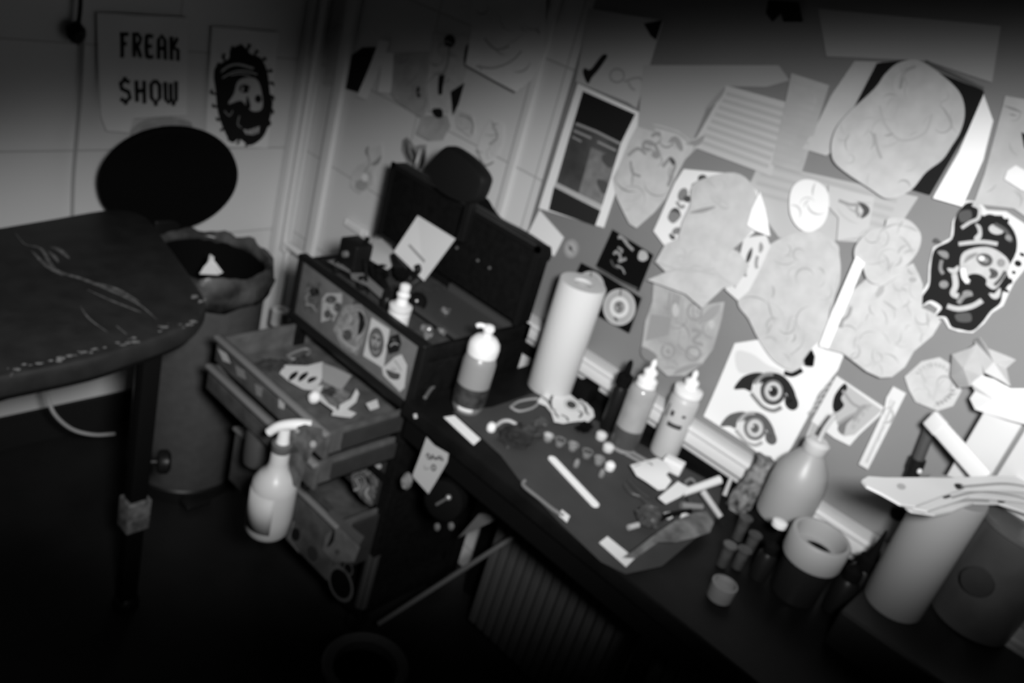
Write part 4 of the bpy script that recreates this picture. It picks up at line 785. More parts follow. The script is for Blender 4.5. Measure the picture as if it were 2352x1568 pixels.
def bottle_nozzle(base, s, label, mbody=WHITEP, k=1.0):
    t_ = thing('squeeze_bottle', label, 'bottle', base); b_ = Vector(base)
    mb = MB(); mb.lathe([(.018*s*k,0),(.020*s*k,.003*s),(.020*s*k,.05*s),(.013*s*k,.062*s)], b_); mb.build('body', mbody, t_)
    mb = MB(); mb.lathe([(.020*s*k,.055*s),(.021*s*k,.058*s),(.021*s*k,.072*s),(.012*s*k,.080*s)], b_); mb.build('cap', WHITEP, t_)
    mb = MB(); mb.lathe([(.012*s*k,.078*s),(.011*s*k,.088*s),(.0085*s*k,.098*s),(.012*s*k,.106*s),(.012*s*k,.112*s),(.008*s*k,.120*s),(.010*s*k,.128*s),(.0095*s*k,.142*s),(.005*s*k,.148*s)], b_); mb.build('nozzle', BRIGHT, t_)
    return t_
bottle_nozzle((1.252, 1.207, ZC), .68, 'small white nozzle bottle standing behind the chest front panel', k=1.75)
# small chrome parts
for k, (x, y) in enumerate([(1185,950),(1310,975),(1200,1000),(1330,830)]):
    mb = MB(); p_ = A(x, y, ZC+.006); mb.blob(p_, (.011,.011,.008), amp=.5, seed=k, n=2)
    tag(mb.build('steel_fitting', mat('bright fitting', .35, .35, .6, 80, metal=.6)), ['left shiny fitting at chest top right corner', 'right shiny fitting at chest top right corner', 'lowest shiny fitting at chest top right corner', 'shiny fitting beside the grey tray strip'][k], 'fitting')
t2 = thing('parts_tray', 'dark plastic parts tray on the right end of chest top', 'tray', (1.42, 1.14, ZC))
mb = MB(); mb.box((1.33, 1.085, ZC), (1.50, 1.30, ZC+.006)); mb.box((1.49, 1.085, ZC), (1.50, 1.30, ZC+.022)); mb.box((1.33,1.085,ZC),(1.34,1.30,ZC+.018)); mb.build('base', mat('tray grey', .05, .5), t2, smooth=False)

# headrest cushion and black bag on the lid
t2 = thing('headrest', 'black rounded headrest cushion leaning over the top edge of the open chest lid', 'headrest', PX(1060, 470, 1.485))
mb = MB(); c = PX(1057, 402, 1.55); 
ol = catmull([PX(x, y, 1.450).yz[:] for x, y in C('Z2', [(1050,955),(1120,945),(1240,1030),(1320,1130),(1320,1200),(1265,1300),(1150,1290),(1030,1220),(975,1140),(970,1050)])], 5, True)
n = len(ol); cy_ = sum(p[0] for p in ol)/n; cz_ = sum(p[1] for p in ol)/n; prof = [(.80,-.035),(.93,-.030),(1.0,-.015),(1.0,.015),(.93,.030),(.8,.035)]
vs = [(1.448+dx*.62, cy_+(y-cy_)*s_, cz_+(z-cz_)*s_) for s_, dx in prof for y, z in ol]
mb.add(vs, [(j*n+i, j*n+(i+1) % n, (j+1)*n+(i+1) % n, (j+1)*n+i) for j in range(5) for i in range(n)] + [list(range(n))[::-1], [5*n+i for i in range(n)]])
mb.build('cushion', mat('black leatherette', .010, .55, spec=.2), t2)
mb = MB(); mb.box((1.442, cy_-.06, .93), (1.464, cy_-.04, cz_-.03), bev=.003); mb.build('stem', BLACK, t2)
t2 = thing('shoulder_bag', 'soft black bag slumped over the right end of the open lid', 'bag', (1.59, 1.10, .95))
ol = catmull([PX(x, y, 1.575).yz[:] for x, y in C('Z2', [(1230,1250),(1290,1330),(1350,1400),(1480,1470),(1600,1540),(1690,1620),(1600,1700),(1200,1500),(1150,1350)])], 4, True)
n = len(ol); cy_ = sum(p[0] for p in ol)/n; cz_ = sum(p[1] for p in ol)/n; prof = [(.85,-.03),(1.0,-.015),(1.0,.015),(.85,.022)]
mb = MB(); vs = [(1.582+dx, cy_+(y-cy_)*s_, cz_+(z-cz_)*s_) for s_, dx in prof for y, z in ol]
mb.add(vs, [(j*n+i, j*n+(i+1) % n, (j+1)*n+(i+1) % n, (j+1)*n+i) for j in range(3) for i in range(n)] + [list(range(n))[::-1], [3*n+i for i in range(n)]])
mb.build('body', BLACKM, t2)
mb = MB(); c = PX(1196, 556, 1.54); mb.tube([c+Vector((0,.012,0)), c+Vector((-.003,0,.004)), c+Vector((0,-.012,0))], .0025); mb.build('buckle', mat('bag buckle', .25, .4), t2)

# ================================================================== WORK TABLE
TZ = .70
t = thing('work_table', 'long black work table against the wall with ribbed panel below', 'table', (1.38, .3, 0))
mb = MB(); mb.box((1.165, -.75, TZ-.035), (1.60, 1.055, TZ), bev=.004); mb.build('tabletop', mat('black table top', .006, .5, .3, 20, spec=.15), t)
mb = MB(); mb.box((1.175, -.74, TZ-.085), (1.20, 1.045, TZ-.035)); mb.build('front_rail', BLACKM, t, smooth=False)
for (x, y) in ((1.19, .40), (1.57, 1.03), (1.57, -.6), (1.19, -.70)):
    mb = MB(); mb.box((x-.014, y-.014, 0), (x+.014, y+.014, TZ-.036), bev=.003); mb.build('leg', BLACKM, t)
mb = MB(); k = 0
y = -.5
while y < .93:
    mb.box((1.44, y, .06), (1.452, y+.022, TZ-.05), bev=.004); y += .026
mb.build('ribbed_panel', mat('grey ribs', .075, .5), t)
mb = MB(); a = P(870, 1432, .12); b = PX(1180, 1232, 1.38); mb.tube([a, b], .006, smooth=1); mb.build('brace', mat('brace steel', .10, .4), t)
# mat with tape
FTB = Flat(TZ)
sheet('paper_mat', 'black paper mat taped down on the work table', 'mat', FTB, [(1040,945),(1130,935),(1235,900),(1330,945),(1660,1120),(1640,1200),(1520,1300),(1437,1318),(1380,1290),(1290,1205),(1190,1098),(1150,1045),(1095,995)], .0012, MAT_, (), .0004, seed=90, th=.0006)
TP = mat('masking tape', .8, .7)
for k, (q, lb) in enumerate([([(1019,958),(1044,954),(1104,1008),(1088,1022)], 'strip of pale masking tape at the mat corner near foam bottle'), ([(1395,1231),(1458,1282),(1438,1302),(1376,1246)], 'strip of pale masking tape at the nearest mat corner'), ([(1290,1170),(1309,1185),(1302,1200),(1284,1184)], 'short piece of tape at the end of the metal rod')]):
    sheet('masking_tape', lb, 'tape', FTB, q, .0034, TP, (), .0003, group=None, seed=91+k, th=.0004, step=.01)
A = lambda x, y, z=TZ: P(*C('Y4', [(x, y)])[0], z)
mb = MB(); mb.tube([A(800,795,TZ+.004), A(790,830,TZ+.004), A(900,920,TZ+.004), A(1000,1000,TZ+.004), A(1080,1050,TZ+.004)], .0035)
tag(mb.build('metal_rod', mat('rod steel', .32, .35, metal=.5)), 'thin hooked metal rod on the front edge of the mat', 'rod')
# white wooden stick
mb = MB(); p0 = A(1000,640,TZ+.003); p1 = A(1305,965,TZ+.003); d = (p1-p0); L_ = d.length; d.normalize(); s_ = Vector((0,0,1)).cross(d)
pl = [p0 + s_*.0085*math.sin(a_) - d*.0085*math.cos(a_) for a_ in [math.pi*(-.5)+math.pi*i/8 for i in range(9)]] + [p1 + s_*.0085*math.sin(a_) + d*.0085*math.cos(a_) for a_ in [math.pi*.5-math.pi*i/8 for i in range(9)]]
mb.prism([(p.x, p.y) for p in pl], TZ+.002, TZ+.0045)
tag(mb.build('tongue_depressor', mat('pale wood', .9, .7), smooth=False), 'pale wooden tongue depressor lying diagonally on the mat', 'stick')
# ink caps
caps = [(968,488,MIDP),(1052,522,DGREY),(1146,553,GREY),(1247,605,DGREY),(1333,655,GREY)]
proto = None
for k, (x, y, mm) in enumerate(caps):
    p_ = A(x, y, TZ+.008); p_.z = TZ+.0012
    mb = MB(); mb.lathe([(.0075,0),(.0085,.002),(.0105,.012),(.0120,.013),(.0115,.0145),(.0095,.0140),(.0085,.006),(0.0005,.005)], p_, n=20, cap=False, mm=[0,0,0,0,0,1,1])
    tag(mb.build('ink_cup', [CLEAR, mm]), ['leftmost of the five clear ink cups, pale inside', 'second clear ink cup from the left, nearly black', 'middle clear ink cup with grey rim', 'fourth clear ink cup from the left, dark', 'rightmost clear ink cup beside the white cap'][k], 'ink cup', 'ink cups in a row on the mat')
for k, (x, y, r_) in enumerate([(1412,700,.0105),(558,420,.0095),(1350,480,.012),(1400,565,.012),(1170,680,.006),(1352,752,.006)]):
    p_ = A(x, y, TZ+.006); p_.z = TZ+.0014
    mb = MB(); mb.lathe([(r_*.85,0),(r_,.003),(r_,.012),(r_*.6,.017),(.0005,.018)], p_, n=20)
    tag(mb.build('small_cap', [BRIGHT, BRIGHT, OFFW, OFFW, GREY, GREY][k]), ['bright white cap at the right end of the ink cup row', 'white knob cap at left of the mat near dark glove', 'pale cap standing behind the mat near black bottle', 'pale cap at the foot of the clear bottle', 'tiny grey cap between ink cups and stick', 'tiny grey cap right of stick top'][k], 'cap')
mb = MB(); mb.blob(A(770,470,TZ+.012), (.045,.032,.014), 0, amp=.3, seed=3)
mb.tube([A(600,395,TZ+.014), A(640,368,TZ+.016), A(690,365,TZ+.016), A(740,390,TZ+.014)], .004, 1)
tag(mb.build('black_glove', [mat('dark rubber', .02, .35), MIDP]), 'balled dark rubber glove with pale edge on the mat', 'glove')
mb = MB(); mb.blob(A(910,372,TZ+.004), (.020,.014,.006), amp=.3, seed=8); tag(mb.build('rubber_pad', DGREY), 'small dark rubber pad on the mat below the fish mask', 'pad')
# white outlined mask
Z = lambda pts: C('Y4', pts)
sheet('paper_mask', 'white cut-out fish shaped mask with black outlines behind the ink cups', 'mask', Flat(TZ+.004), Z([(905,130),(960,135),(1050,160),(1130,185),(1180,225),(1215,210),(1290,290),(1300,340),(1260,375),(1190,370),(1120,380),(1080,388),(1010,375),(990,310),(950,260),(890,235),(915,200),(940,190)]), .0, BRIGHT,
  [('sfill', Z(ell(1133,258,36,26,.35)), DGREY), ('loop', Z(ell(1133,258,50,38,.35)), FAINT, 3), ('curve', Z([(1010,180),(985,220),(990,280),(1020,300)]), DINK, 6), ('curve', Z([(1190,230),(1230,270),(1240,310),(1260,330)]), DINK, 6), ('curve', Z([(1060,330),(1100,350),(1110,375)]), DINK, 5), ('curve', Z([(1180,300),(1210,320),(1190,350)]), DINK, 5), ('line', Z([(1010,310),(1040,350)]), DINK, 5), ('brush', Z([(920,150),(960,170),(1000,180)]), DGREY, 8), ('curve', Z([(920,205),(960,230),(980,260)]), DINK, 6)], .004, seed=95, th=.0015, step=.01)
mb = MB(); q = [A(x, y, TZ+.004) for x, y in [(700,265),(760,225),(880,205),(905,225),(860,270),(760,295),(700,265)]]; mb.tube(q, .0028, smooth=3)
tag(mb.build('wire_loop', mat('pale wire', .28, .5)), 'pale wire loop beside the fish mask', 'wire')
mb = MB(); mb.blob(A(1230,410,TZ+.005), (.022,.012,.006), amp=.6, seed=9); tag(mb.build('ink_crumbs', BLACKM), 'dark crumbs below the fish mask', 'crumbs')
mb = MB(); mb.box((1.545, .875, TZ), (1.585, .915, TZ+.04), bev=.002); tag(mb.build('dark_gap_block', BLACKM), 'small black block for the dark gap behind the paper roll', 'box')  # black block in place of the dark gap under the trunking

# ------------------------------------------------------------------ bottles on the table
b_ = Vector((1.267, .976, TZ))
t2 = thing('foam_bottle', 'clear foam soap bottle with white pump at left end of table', 'bottle', b_)
mb = MB(); mb.lathe([(.020,0),(.028,.003),(.033,.014),(.034,.03),(.034,.045)], b_, m=0); mb.lathe([(.034,.045),(.034,.115),(.030,.130),(.026,.134)], b_, m=1, cap=False); mb.build('body', [mat('bottle soap low', .2, .25, .1, 20), mat('bottle frosted', .24, .3)], t2)
mb = MB(); mb.lathe([(.0346,.022),(.0348,.026),(.0348,.062),(.0346,.066)], b_, cap=False); mb.build('label', mat('dark label', .03, .5, .8, 60), t2)
d = (Vector((0,0,0))-b_); d.z = 0; d.normalize(); s_ = Vector((0,0,1)).cross(d)
mb = MB(); 
for i in range(9):
    pass
vs = []; 
for i in range(9):
    a_ = -.55 + i*.12; r_ = .0352; q = d*math.cos(a_)*r_ + s_*math.sin(a_)*r_
    vs += [b_+q+Vector((0,0,.012)), b_+q+Vector((0,0,.022))]
mb.add(vs, [(2*i,2*i+2,2*i+3,2*i+1) for i in range(8)]); mb.build('price_tag', mat('tag white', .6, .7), t2, solid=.0004)
mb = MB(); mb.lathe([(.026,.132),(.031,.134),(.032,.150),(.030,.160),(.022,.170),(.012,.174)], b_); mb.lathe([(.010,.172),(.010,.186),(.012,.189),(.010,.196),(.004,.199)], b_)
q = b_+Vector((0,0,.192)); mb.tube([q, q+s_*-.018+Vector((0,0,.001)), q+s_*-.024+Vector((0,0,-.003))], .005); mb.build('pump', BRIGHT, t2)
# kitchen roll
b_ = Vector((1.520, .962, TZ)); t2 = thing('paper_roll', 'tall white paper towel roll standing on the table against trunking', 'paper roll', b_)
mb = MB(); mb.lathe([(.022,0),(.050,.0),(.0515,.002),(.0515,.262),(.050,.264),(.022,.264),(.021,.262),(.021,.0)], b_, n=48, cap=False); mb.build('sheet_roll', mat('roll paper', .58, .85, bump=.2, scale=200), t2)
mb = MB(); mb.lathe([(.0205,.001),(.0205,.258),(.018,.258),(.018,.001)], b_, n=32, cap=False); mb.build('core', mat('card core', .35, .8), t2)
# black slender airbrush-like bottle
b_ = P(1392, 985, TZ); b_.z = TZ
t2 = thing('black_bottle', 'slender black nozzle bottle left of the clear bottle', 'bottle', b_)
mb = MB(); mb.lathe([(.014,0),(.016,.003),(.016,.10),(.010,.112)], b_); mb.build('body', BLACK, t2)
mb = MB(); mb.lathe([(.013,.11),(.017,.114),(.017,.135),(.008,.142),(.006,.165),(.003,.172)], b_); mb.tube([b_+Vector((0,0,.15)), b_+Vector((-.012,-.012,.142))], .004, smooth=1); mb.build('cap', BLACKM, t2)
def squeeze(px, py, h, r, label, mb_body, mark=None, k=1.0):
    b_ = P(px, py, TZ); b_.z = TZ; t_ = thing('squeeze_bottle', label, 'bottle', b_)
    mb = MB(); mb.lathe([(r*.8,0),(r*.96,.003),(r,.010),(r,h*.66),(r*.9,h*.70),(r*.62,h*.735)], b_); o_ = mb.build('body', mb_body, t_)
    mb = MB(); mb.lathe([(r*.72,h*.725),(r*.95 if k > 1 else r*.7,h*.735),(r*.95 if k > 1 else r*.7,h*.785),(r*.45,h*.81),(r*.42,h*.86),(r*.5,h*.865),(r*.45,h*.885),(r*.18,h*.91),(r*.2,h*.97),(r*.08,h)], b_); mb.build('nozzle', BRIGHT, t_)
    return t_, b_
t2, b_ = squeeze(1428, 1028, .215, .029, 'clear squeeze bottle with white nozzle and little dark liquid', mat('clear shell', .30, .2, .1, 30))
mb = MB(); mb.lathe([(.0294,.012),(.0296,.016),(.0296,.052),(.0294,.056)], b_, cap=False); mb.build('liquid', mat('dark liquid', .06, .3), t2)
mb = MB(); mb.tube([b_+Vector((-.004,.026,.02)), b_+Vector((-.004,.026,.12))], .0035, smooth=1); mb.build('dip_tube', mat('tube grey', .45, .4), t2)
t2, b_ = squeeze(1523, 1040, .205, .031, 'opaque white squeeze bottle with black printed face, right of clear bottle', mat('milk bottle', .44, .4), k=2)
d = (Vector((0,0,H))-b_); d.z = 0; d.normalize(); s_ = Vector((0,0,1)).cross(d)
mb = MB()
def cyl_patch(mb, b_, r_, a0, a1, z0, z1, m=0, n=8):
    vs = []
    for i in range(n+1):
        a_ = a0+(a1-a0)*i/n; q = d*math.cos(a_)*r_ + s_*math.sin(a_)*r_; vs += [b_+q+Vector((0,0,z0)), b_+q+Vector((0,0,z1))]
    mb.add(vs, [(2*i,2*i+2,2*i+3,2*i+1) for i in range(n)], m)
cyl_patch(mb, b_, .0315, -.5, .5, .080, .090); cyl_patch(mb, b_, .0315, -.55, -.3, .104, .116); cyl_patch(mb, b_, .0315, .25, .5, .108, .114); cyl_patch(mb, b_, .0315, -.9, -.8, .095, .125)
mb.build('label_print', mat('print black', .03, .6), t2, solid=.0003)
# jug
b_ = P(1794, 1186, TZ+.052); b_.z = TZ+.052; r = .051
mb = MB(); mb.box((b_.x-.048, b_.y-.045, TZ), (b_.x+.048, b_.y+.045, TZ+.051), bev=.004); tag(mb.build('black_stand', BLACKM), 'low black block supporting the large milky wash bottle', 'stand')
t2 = thing('wash_bottle', 'large milky wash bottle with sloping shoulders under the eyes poster', 'bottle', b_)
mb = MB(); mb.lathe([(r*.85,0),(r*.97,.004),(r,.014),(r,.080),(r*.97,.098),(r*.82,.120),(r*.5,.145),(r*.34,.155)], b_, n=40); mb.build('body', mat('jug plastic', .30, .4, .06, 8), t2)
mb = MB(); mb.lathe([(r*.40,.153),(r*.44,.156),(r*.44,.172),(r*.3,.178)], b_); mb.build('cap', mat('jug cap', .5, .4), t2)
mb = MB(); mb.tube([b_+Vector((0,0,.176)), b_+Vector((0,0,.205)), b_+Vector((.004,-.004,.235))], .0045); mb.build('spout', mat('jug cap', .5, .4), t2)
# wide white cup ring on dark jar
b_ = P(1872, 1262, TZ+.10); b_.z = TZ; t2 = thing('jar', 'dark jar topped with a wide white ring cup', 'jar', b_)
mb = MB(); mb.lathe([(.038,0),(.042,.004),(.043,.06),(.040,.085)], b_); mb.build('body', mat('smoked glass', .012, .2), t2)
mb = MB(); mb.lathe([(.036,.080),(.050,.082),(.052,.088),(.052,.128),(.050,.131),(.044,.131),(.043,.128),(.043,.095),(.0005,.094)], b_, n=44, cap=False, mm=[0]*7+[0]); mb.build('ring_cup', mat('falloff-dimmed ring white', .32, .5), t2)  # white ring toned down in colour where the light should fall off
mb = MB(); q = b_+Vector((-.03,.045,.115)); mb.lathe([(.010,0),(.013,.002),(.013,.010),(.008,.013)], q+Vector((0,.02,0))); mb.build('lug', WHITEP, t2)
mb = MB(); mb.lathe([(.0005,.0955),(.03,.0955)], b_+Vector((.004,-.004,0)), cap=False); mb.build('contents', BLACKM, t2)
# little cup
b_ = P(1655, 1362, TZ+.01); b_.z = TZ
mb = MB(); mb.lathe([(.018,0),(.0215,.002),(.0225,.026),(.0225,.032),(.019,.033),(.018,.024),(.0005,.022)], b_, cap=False); tag(mb.build('plastic_cup', mat('cup plastic', .18, .5)), 'small pale plastic cup standing at the front of the table', 'cup')
# ink bottles
def inkbottle(x, y, s, label, tip=True):
    b_ = P(x, y, TZ); b_.z = TZ; t_ = thing('ink_bottle', label, 'bottle', b_)
    mb = MB(); mb.lathe([(.018*s,0),(.021*s,.003),(.021*s,.065*s),(.014*s,.075*s)], b_); mb.build('body', BLACK, t_)
    mb = MB(); mb.lathe([(.015*s,.073*s),(.016*s,.076*s),(.016*s,.092*s),(.009*s,.096*s)] + ([(.006*s,.11*s),(.002*s,.145*s)] if tip else [(.006*s,.1*s)]), b_); mb.build('cap', BLACKM, t_)
    return b_
inkbottle(1942, 1385, 1.15, 'black ink bottle with pointed nozzle right of the ring cup')
inkbottle(1912, 1400, 1.0, 'rounded black ink bottle in front of the ring cup', False)
inkbottle(1972, 1408, .9, 'lower black ink bottle touching the second paper roll', False)
inkbottle(1738, 1325, .8, 'short black ink bottle behind the small plastic cup', False)
mb = MB(); mb.blob(P(1918,1312,TZ+.07), (.004,.004,.004), amp=0); tag(mb.build('white_bead', BRIGHT), 'tiny white bead on top of the rounded ink bottle', 'bead')
# test tubes / clear vials
for k, (x, y, l_) in enumerate([(1690,1240,.05),(1715,1270,.04),(1655,1300,.045),(1690,1305,.04)]):
    b_ = P(x, y, TZ); b_.z = TZ; mb = MB(); mb.lathe([(.006,0),(.010,.004),(.011,l_),(.013,l_+.002),(.013,l_+.005),(.009,l_+.005)], b_, n=20)
    tag(mb.build('vial', mat('dull clear', .05, .25, .3, 60)), ['clear vial nearest the patterned pouch', 'clear vial nearest the large milky bottle', 'clear vial directly behind the small plastic cup', 'clear vial between cup and jar'][k], 'vial', 'clear vials on the table')
# patterned pouch
t2 = thing('patterned_pouch', 'crumpled pouch with grey mottled print behind the tools', 'pouch', P(1700, 1175, TZ))
mb = MB(); b_ = P(1690, 1168, TZ); 
for j in range(9):
    pass
vs = []; n = 24; hs = [0,.015,.04,.07,.10,.125,.14]
for j, z_ in enumerate(hs):
    for i in range(n):
        a_ = 2*math.pi*i/n; q = noise.noise(Vector((math.cos(a_)*2+j, math.sin(a_)*2, j*.6))); rr = (.021+.013*q)*(1 if j < 5 else .9)
        vs.append((b_.x+rr*.7*math.cos(a_)+.012*j/6, b_.y+rr*math.sin(a_)-.010*j/6, TZ+z_*.9))
mb.add(vs, [(j*n+i, j*n+(i+1) % n, (j+1)*n+(i+1) % n, (j+1)*n+i) for j in range(len(hs)-1) for i in range(n)] + [list(range(n))[::-1], [(len(hs)-1)*n+i for i in range(n)]])
mb.build('bag', mat('mottled print', .14, .6, .95, 55, bump=.5), t2)
# crumpled tissues, box, tools
Z = lambda pts: C('Y5', pts)
A = lambda x, y, z=TZ: P(*Z([(x, y)])[0], z)
sheet('paper_napkin', 'crumpled white paper napkin on the table in front of bottles', 'napkin', Flat(TZ+.014), Z([(445,885),(560,850),(640,835),(700,880),(740,930),(700,960),(740,1000),(700,1050),(650,1055),(560,1000),(490,960)]), 0, mat('napkin', .74, .85), [('brush', Z([(560,870),(590,880),(600,900)]), MINK, 6), ('brush', Z([(470,900),(520,880)]), PENCIL, 5)], .012, seed=97, step=.008)
sheet('paper_napkin', 'folded square white napkin corner nearest the tools', 'napkin', Flat(TZ+.028), Z([(660,1085),(740,1020),(800,970),(885,1020),(820,1080),(715,1130)]), 0, BRIGHT, (), .003, seed=98, step=.01)
mb = MB(); p_ = A(755, 880, TZ); ax = (Vector((.25,-.97,0)), Vector((.97,.25,0)), Vector((0,0,1))); mb.obox(p_+Vector((0,0,.0145)), ax, (.042,.026,.026), bev=.003)
tag(mb.build('eraser_box', BRIGHT), 'small white block right behind the crumpled napkin', 'block')
mb = MB(); mb.tube([A(430,760,TZ+.006), A(560,830,TZ+.006)], .004, smooth=1); mb.tube([A(460,740,TZ+.006), A(600,820,TZ+.006)], .004, smooth=1)
tag(mb.build('tweezers', mat('tweezer steel', .30, .35, metal=.5)), 'pair of grey tweezers behind the napkin at bottle foot', 'tweezers')
def stick(a, b, r0, r1, m, name, label, cat, flat=1.0):
    mb = MB(); mb.tube([a, (a+b)/2, b], r0, rs=[r0, r1], smooth=2, flat=flat); return tag(mb.build(name, m), label, cat)
stick(A(985,1030,TZ+.03), A(1115,1215,TZ+.008), .007, .006, mat('pale pen', .42, .5), 'pen', 'pale tapered pen pointing toward the table front', 'pen')
stick(A(840,1040,TZ+.02), A(1110,945,TZ+.05), .008, .009, OFFW, 'brush_handle', 'pale thick brush handle lying across the tools', 'brush')
stick(A(1190,930,TZ+.05), A(1140,1060,TZ+.02), .004, .005, mat('pen grey', .4, .4), 'pen', 'grey upright pen between the tools and patterned pouch', 'pen')
stick(A(850,970,TZ+.02), A(900,1130,TZ+.01), .004, .004, DSTEEL, 'metal_tool', 'dark steel tool crossing under the brush handle', 'tool')
stick(A(830,1130,TZ+.008), A(980,1140,TZ+.008), .007, .006, GREY, 'metal_tool', 'grey tube tool lying in front of the brush handle', 'tool')
mb = MB(); q = [A(x, y, TZ+.02) for x, y in [(860,960),(900,940),(930,975),(900,1010),(860,990),(860,960)]]; mb.tube(q, .003); tag(mb.build('scissors_loop', GREY), 'grey scissor handle loop beside the brush handle', 'scissors')
mb = MB(); q = [A(x, y, TZ+.005) for x, y in [(420,980),(470,1040),(540,1070),(600,1130),(660,1150)]]; mb.tube(q, .004); q = [A(x, y, TZ+.006) for x, y in [(450,950),(520,1020),(600,1080)]]; mb.tube(q, .003)
tag(mb.build('machine_lead', mat('dark lead', .05, .4)), 'dark lead winding in front of the crumpled napkin', 'cable')
t2 = thing('rotary_machine', 'dark rotary tattoo machine with pale tip lying near the mat corner', 'tattoo machine', A(590,1230,TZ))
mb = MB(); mb.blob(A(595,1215,TZ+.018), (.026,.022,.015), amp=.2, seed=12); mb.build('motor', mat('machine dark', .05, .35, .5, 60), t2)
mb = MB(); mb.tube([A(520,1270,TZ+.010), A(450,1290,TZ+.008)], .0055, smooth=1); mb.build('tip', MIDP, t2)
mb = MB(); mb.tube([A(660,1240,TZ+.012), A(740,1200,TZ+.012), A(900,1170,TZ+.012)], .005); mb.build('cord', BLACKM, t2)
mb = MB(); mb.obox(A(880,1225,TZ+.008), (Vector((.3,-.95,0)), Vector((.95,.3,0)), Vector((0,0,1))), (.030,.016,.012), bev=.003); tag(mb.build('needle_box', OFFW), 'small pale block in front of the tools near cling film', 'block')
mb = MB(); mb.blob(A(735,1205,TZ+.008), (.008,.008,.007), amp=.2); tag(mb.build('cotton_ball', OFFW), 'small pale ball beside the rotary machine', 'cotton ball')
sheet('cling_film', 'crumpled clear cling film over the near right end of mat', 'cling film', Flat(TZ+.008), Z([(620,1400),(760,1300),(900,1230),(990,1210),(1050,1290),(1020,1360),(900,1420),(760,1460),(640,1460),(480,1570),(400,1560),(520,1480)]), 0, FILM, (), .012, seed=99, step=.01)

# second paper roll on the right and clear tub
BZ = .775
mb = MB(); mb.box((1.35, -.42, TZ), (1.555, .190, BZ), bev=.006); tag(mb.build('storage_box', mat('black box lid', .012, .5)), 'low black storage box at the right end of the table under the second paper roll', 'box')
b_ = P(2048, 1385, BZ); b_.z = BZ; t2 = thing('paper_roll', 'second white paper roll near the right edge under the wing fan', 'paper roll', b_)
mb = MB(); mb.lathe([(.018,0),(.046,0),(.049,.004),(.049,.232),(.047,.236),(.018,.236),(.018,0)], b_, n=44, cap=False); mb.build('sheet_roll', mat('falloff-dimmed roll paper', .24, .85), t2)  # white paper darkened to stand in for light fading at the right
mb = MB(); mb.lathe([(.0178,.001),(.0178,.23)], b_, cap=False); mb.build('core', mat('card core', .35, .8), t2)
b2 = P(2225, 1420, BZ); b2.z = BZ; t2 = thing('plastic_tub', 'tall cloudy plastic tub at the right edge with a dark disc inside', 'tub', b2)
mb = MB(); mb.lathe([(.060,0),(.066,.004),(.074,.195),(.078,.200),(.078,.208),(.06,.214)], b2, n=44); mb.build('body', mat('cloudy plastic', .08, .3, .3, 8), t2)
d = (Vector((0,0,H+.2))-b2).normalized(); hd = Vector((d.x, d.y, 0)).normalized(); s_ = Vector((0,0,1)).cross(hd)
q = b2 + hd*.068 - s_*.018 + Vector((0,0,.105)); mb = MB(); mb.lathe([(.0005,.0),(.024,.0),(.026,.003),(.024,.006),(.0005,.007)], q, (hd + Vector((0,0,.05))).normalized(), cap=False); mb.build('disc', mat('dark disc', .03, .4), t2)
# layered wing fan lying over roll and tub
t2 = thing('wing_fan', 'white layered wing-like fan with black tips lying over the roll', 'ornament', P(2180, 1140, 1.02))
Z = lambda pts: C('Y6', pts)
layers = [(1.045, [(650,730),(690,705),(800,712),(1000,715),(1250,715),(1800,700),(1800,800),(1500,790),(1300,790),(1180,830),(1000,900),(900,890),(780,820),(680,770)], [('sfill', Z([(1250,760),(1290,755),(1325,780),(1275,795)]), INK), ('curve', Z([(1300,775),(1450,765),(1600,760),(1720,770)]), MINK, 6), ('sfill', Z(ell(905,775,30,20,.3)), PENCIL)]),
          (1.034, [(740,760),(900,800),(1150,800),(1300,790),(1500,780),(1800,800),(1800,880),(1500,850),(1350,840),(1200,890),(1080,930),(950,900)], [('sfill', Z([(1155,810),(1190,820),(1230,840),(1190,855),(1170,840)]), INK), ('curve', Z([(1230,850),(1400,815),(1600,830),(1720,860)]), MINK, 5)]),
          (1.023, [(850,850),(1040,860),(1200,870),(1350,840),(1500,840),(1800,880),(1800,960),(1550,880),(1380,880),(1250,930),(1130,950),(980,930)], [('sfill', Z([(1040,855),(1090,865),(1155,880),(1150,915),(1100,900)]), INK), ('sfill', Z(ell(1560,870,26,14)), INK), ('curve', Z([(1170,905),(1320,870),(1480,870)]), MINK, 5)])]
for k, (z_, pl, mk) in enumerate(layers):
    sheet('layer', '', '', Flat(z_), Z(pl), 0, mat('fan white', .62, .5), mk, .004, parent=t2, seed=110+k, th=.004, step=.02)

# ------------------------------------------------------------------ under / beside the table
Z = lambda pts: C('Y4', pts)
WU = Wall('R', 1.165)
WN = Wall('R', 1.15)
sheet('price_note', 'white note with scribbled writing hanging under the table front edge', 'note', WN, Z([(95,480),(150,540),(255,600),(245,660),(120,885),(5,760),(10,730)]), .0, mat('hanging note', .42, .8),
  [('curve', Z([(95,620),(110,600),(125,640),(140,610),(160,640),(190,620),(215,640)]), DINK, 4), ('curve', Z([(100,635),(160,630),(220,650)]), DINK, 3), ('curve', Z([(85,680),(90,710),(120,700)]), MINK, 4), ('loop', Z(ell(150,700,14,18)), DINK, 4)], .001, .004, seed=120)
t2 = thing('foot_pedal', 'black round device with small chrome lever hanging under table corner', 'device', PX(1030, 1180, 1.17))
mb = MB(); c = PX(1025, 1145, 1.19); mb.lathe([(.03,-.02),(.042,-.015),(.045,0),(.042,.015),(.03,.02)], c, (-1,-.3,.2)); mb.build('body', BLACKM, t2)
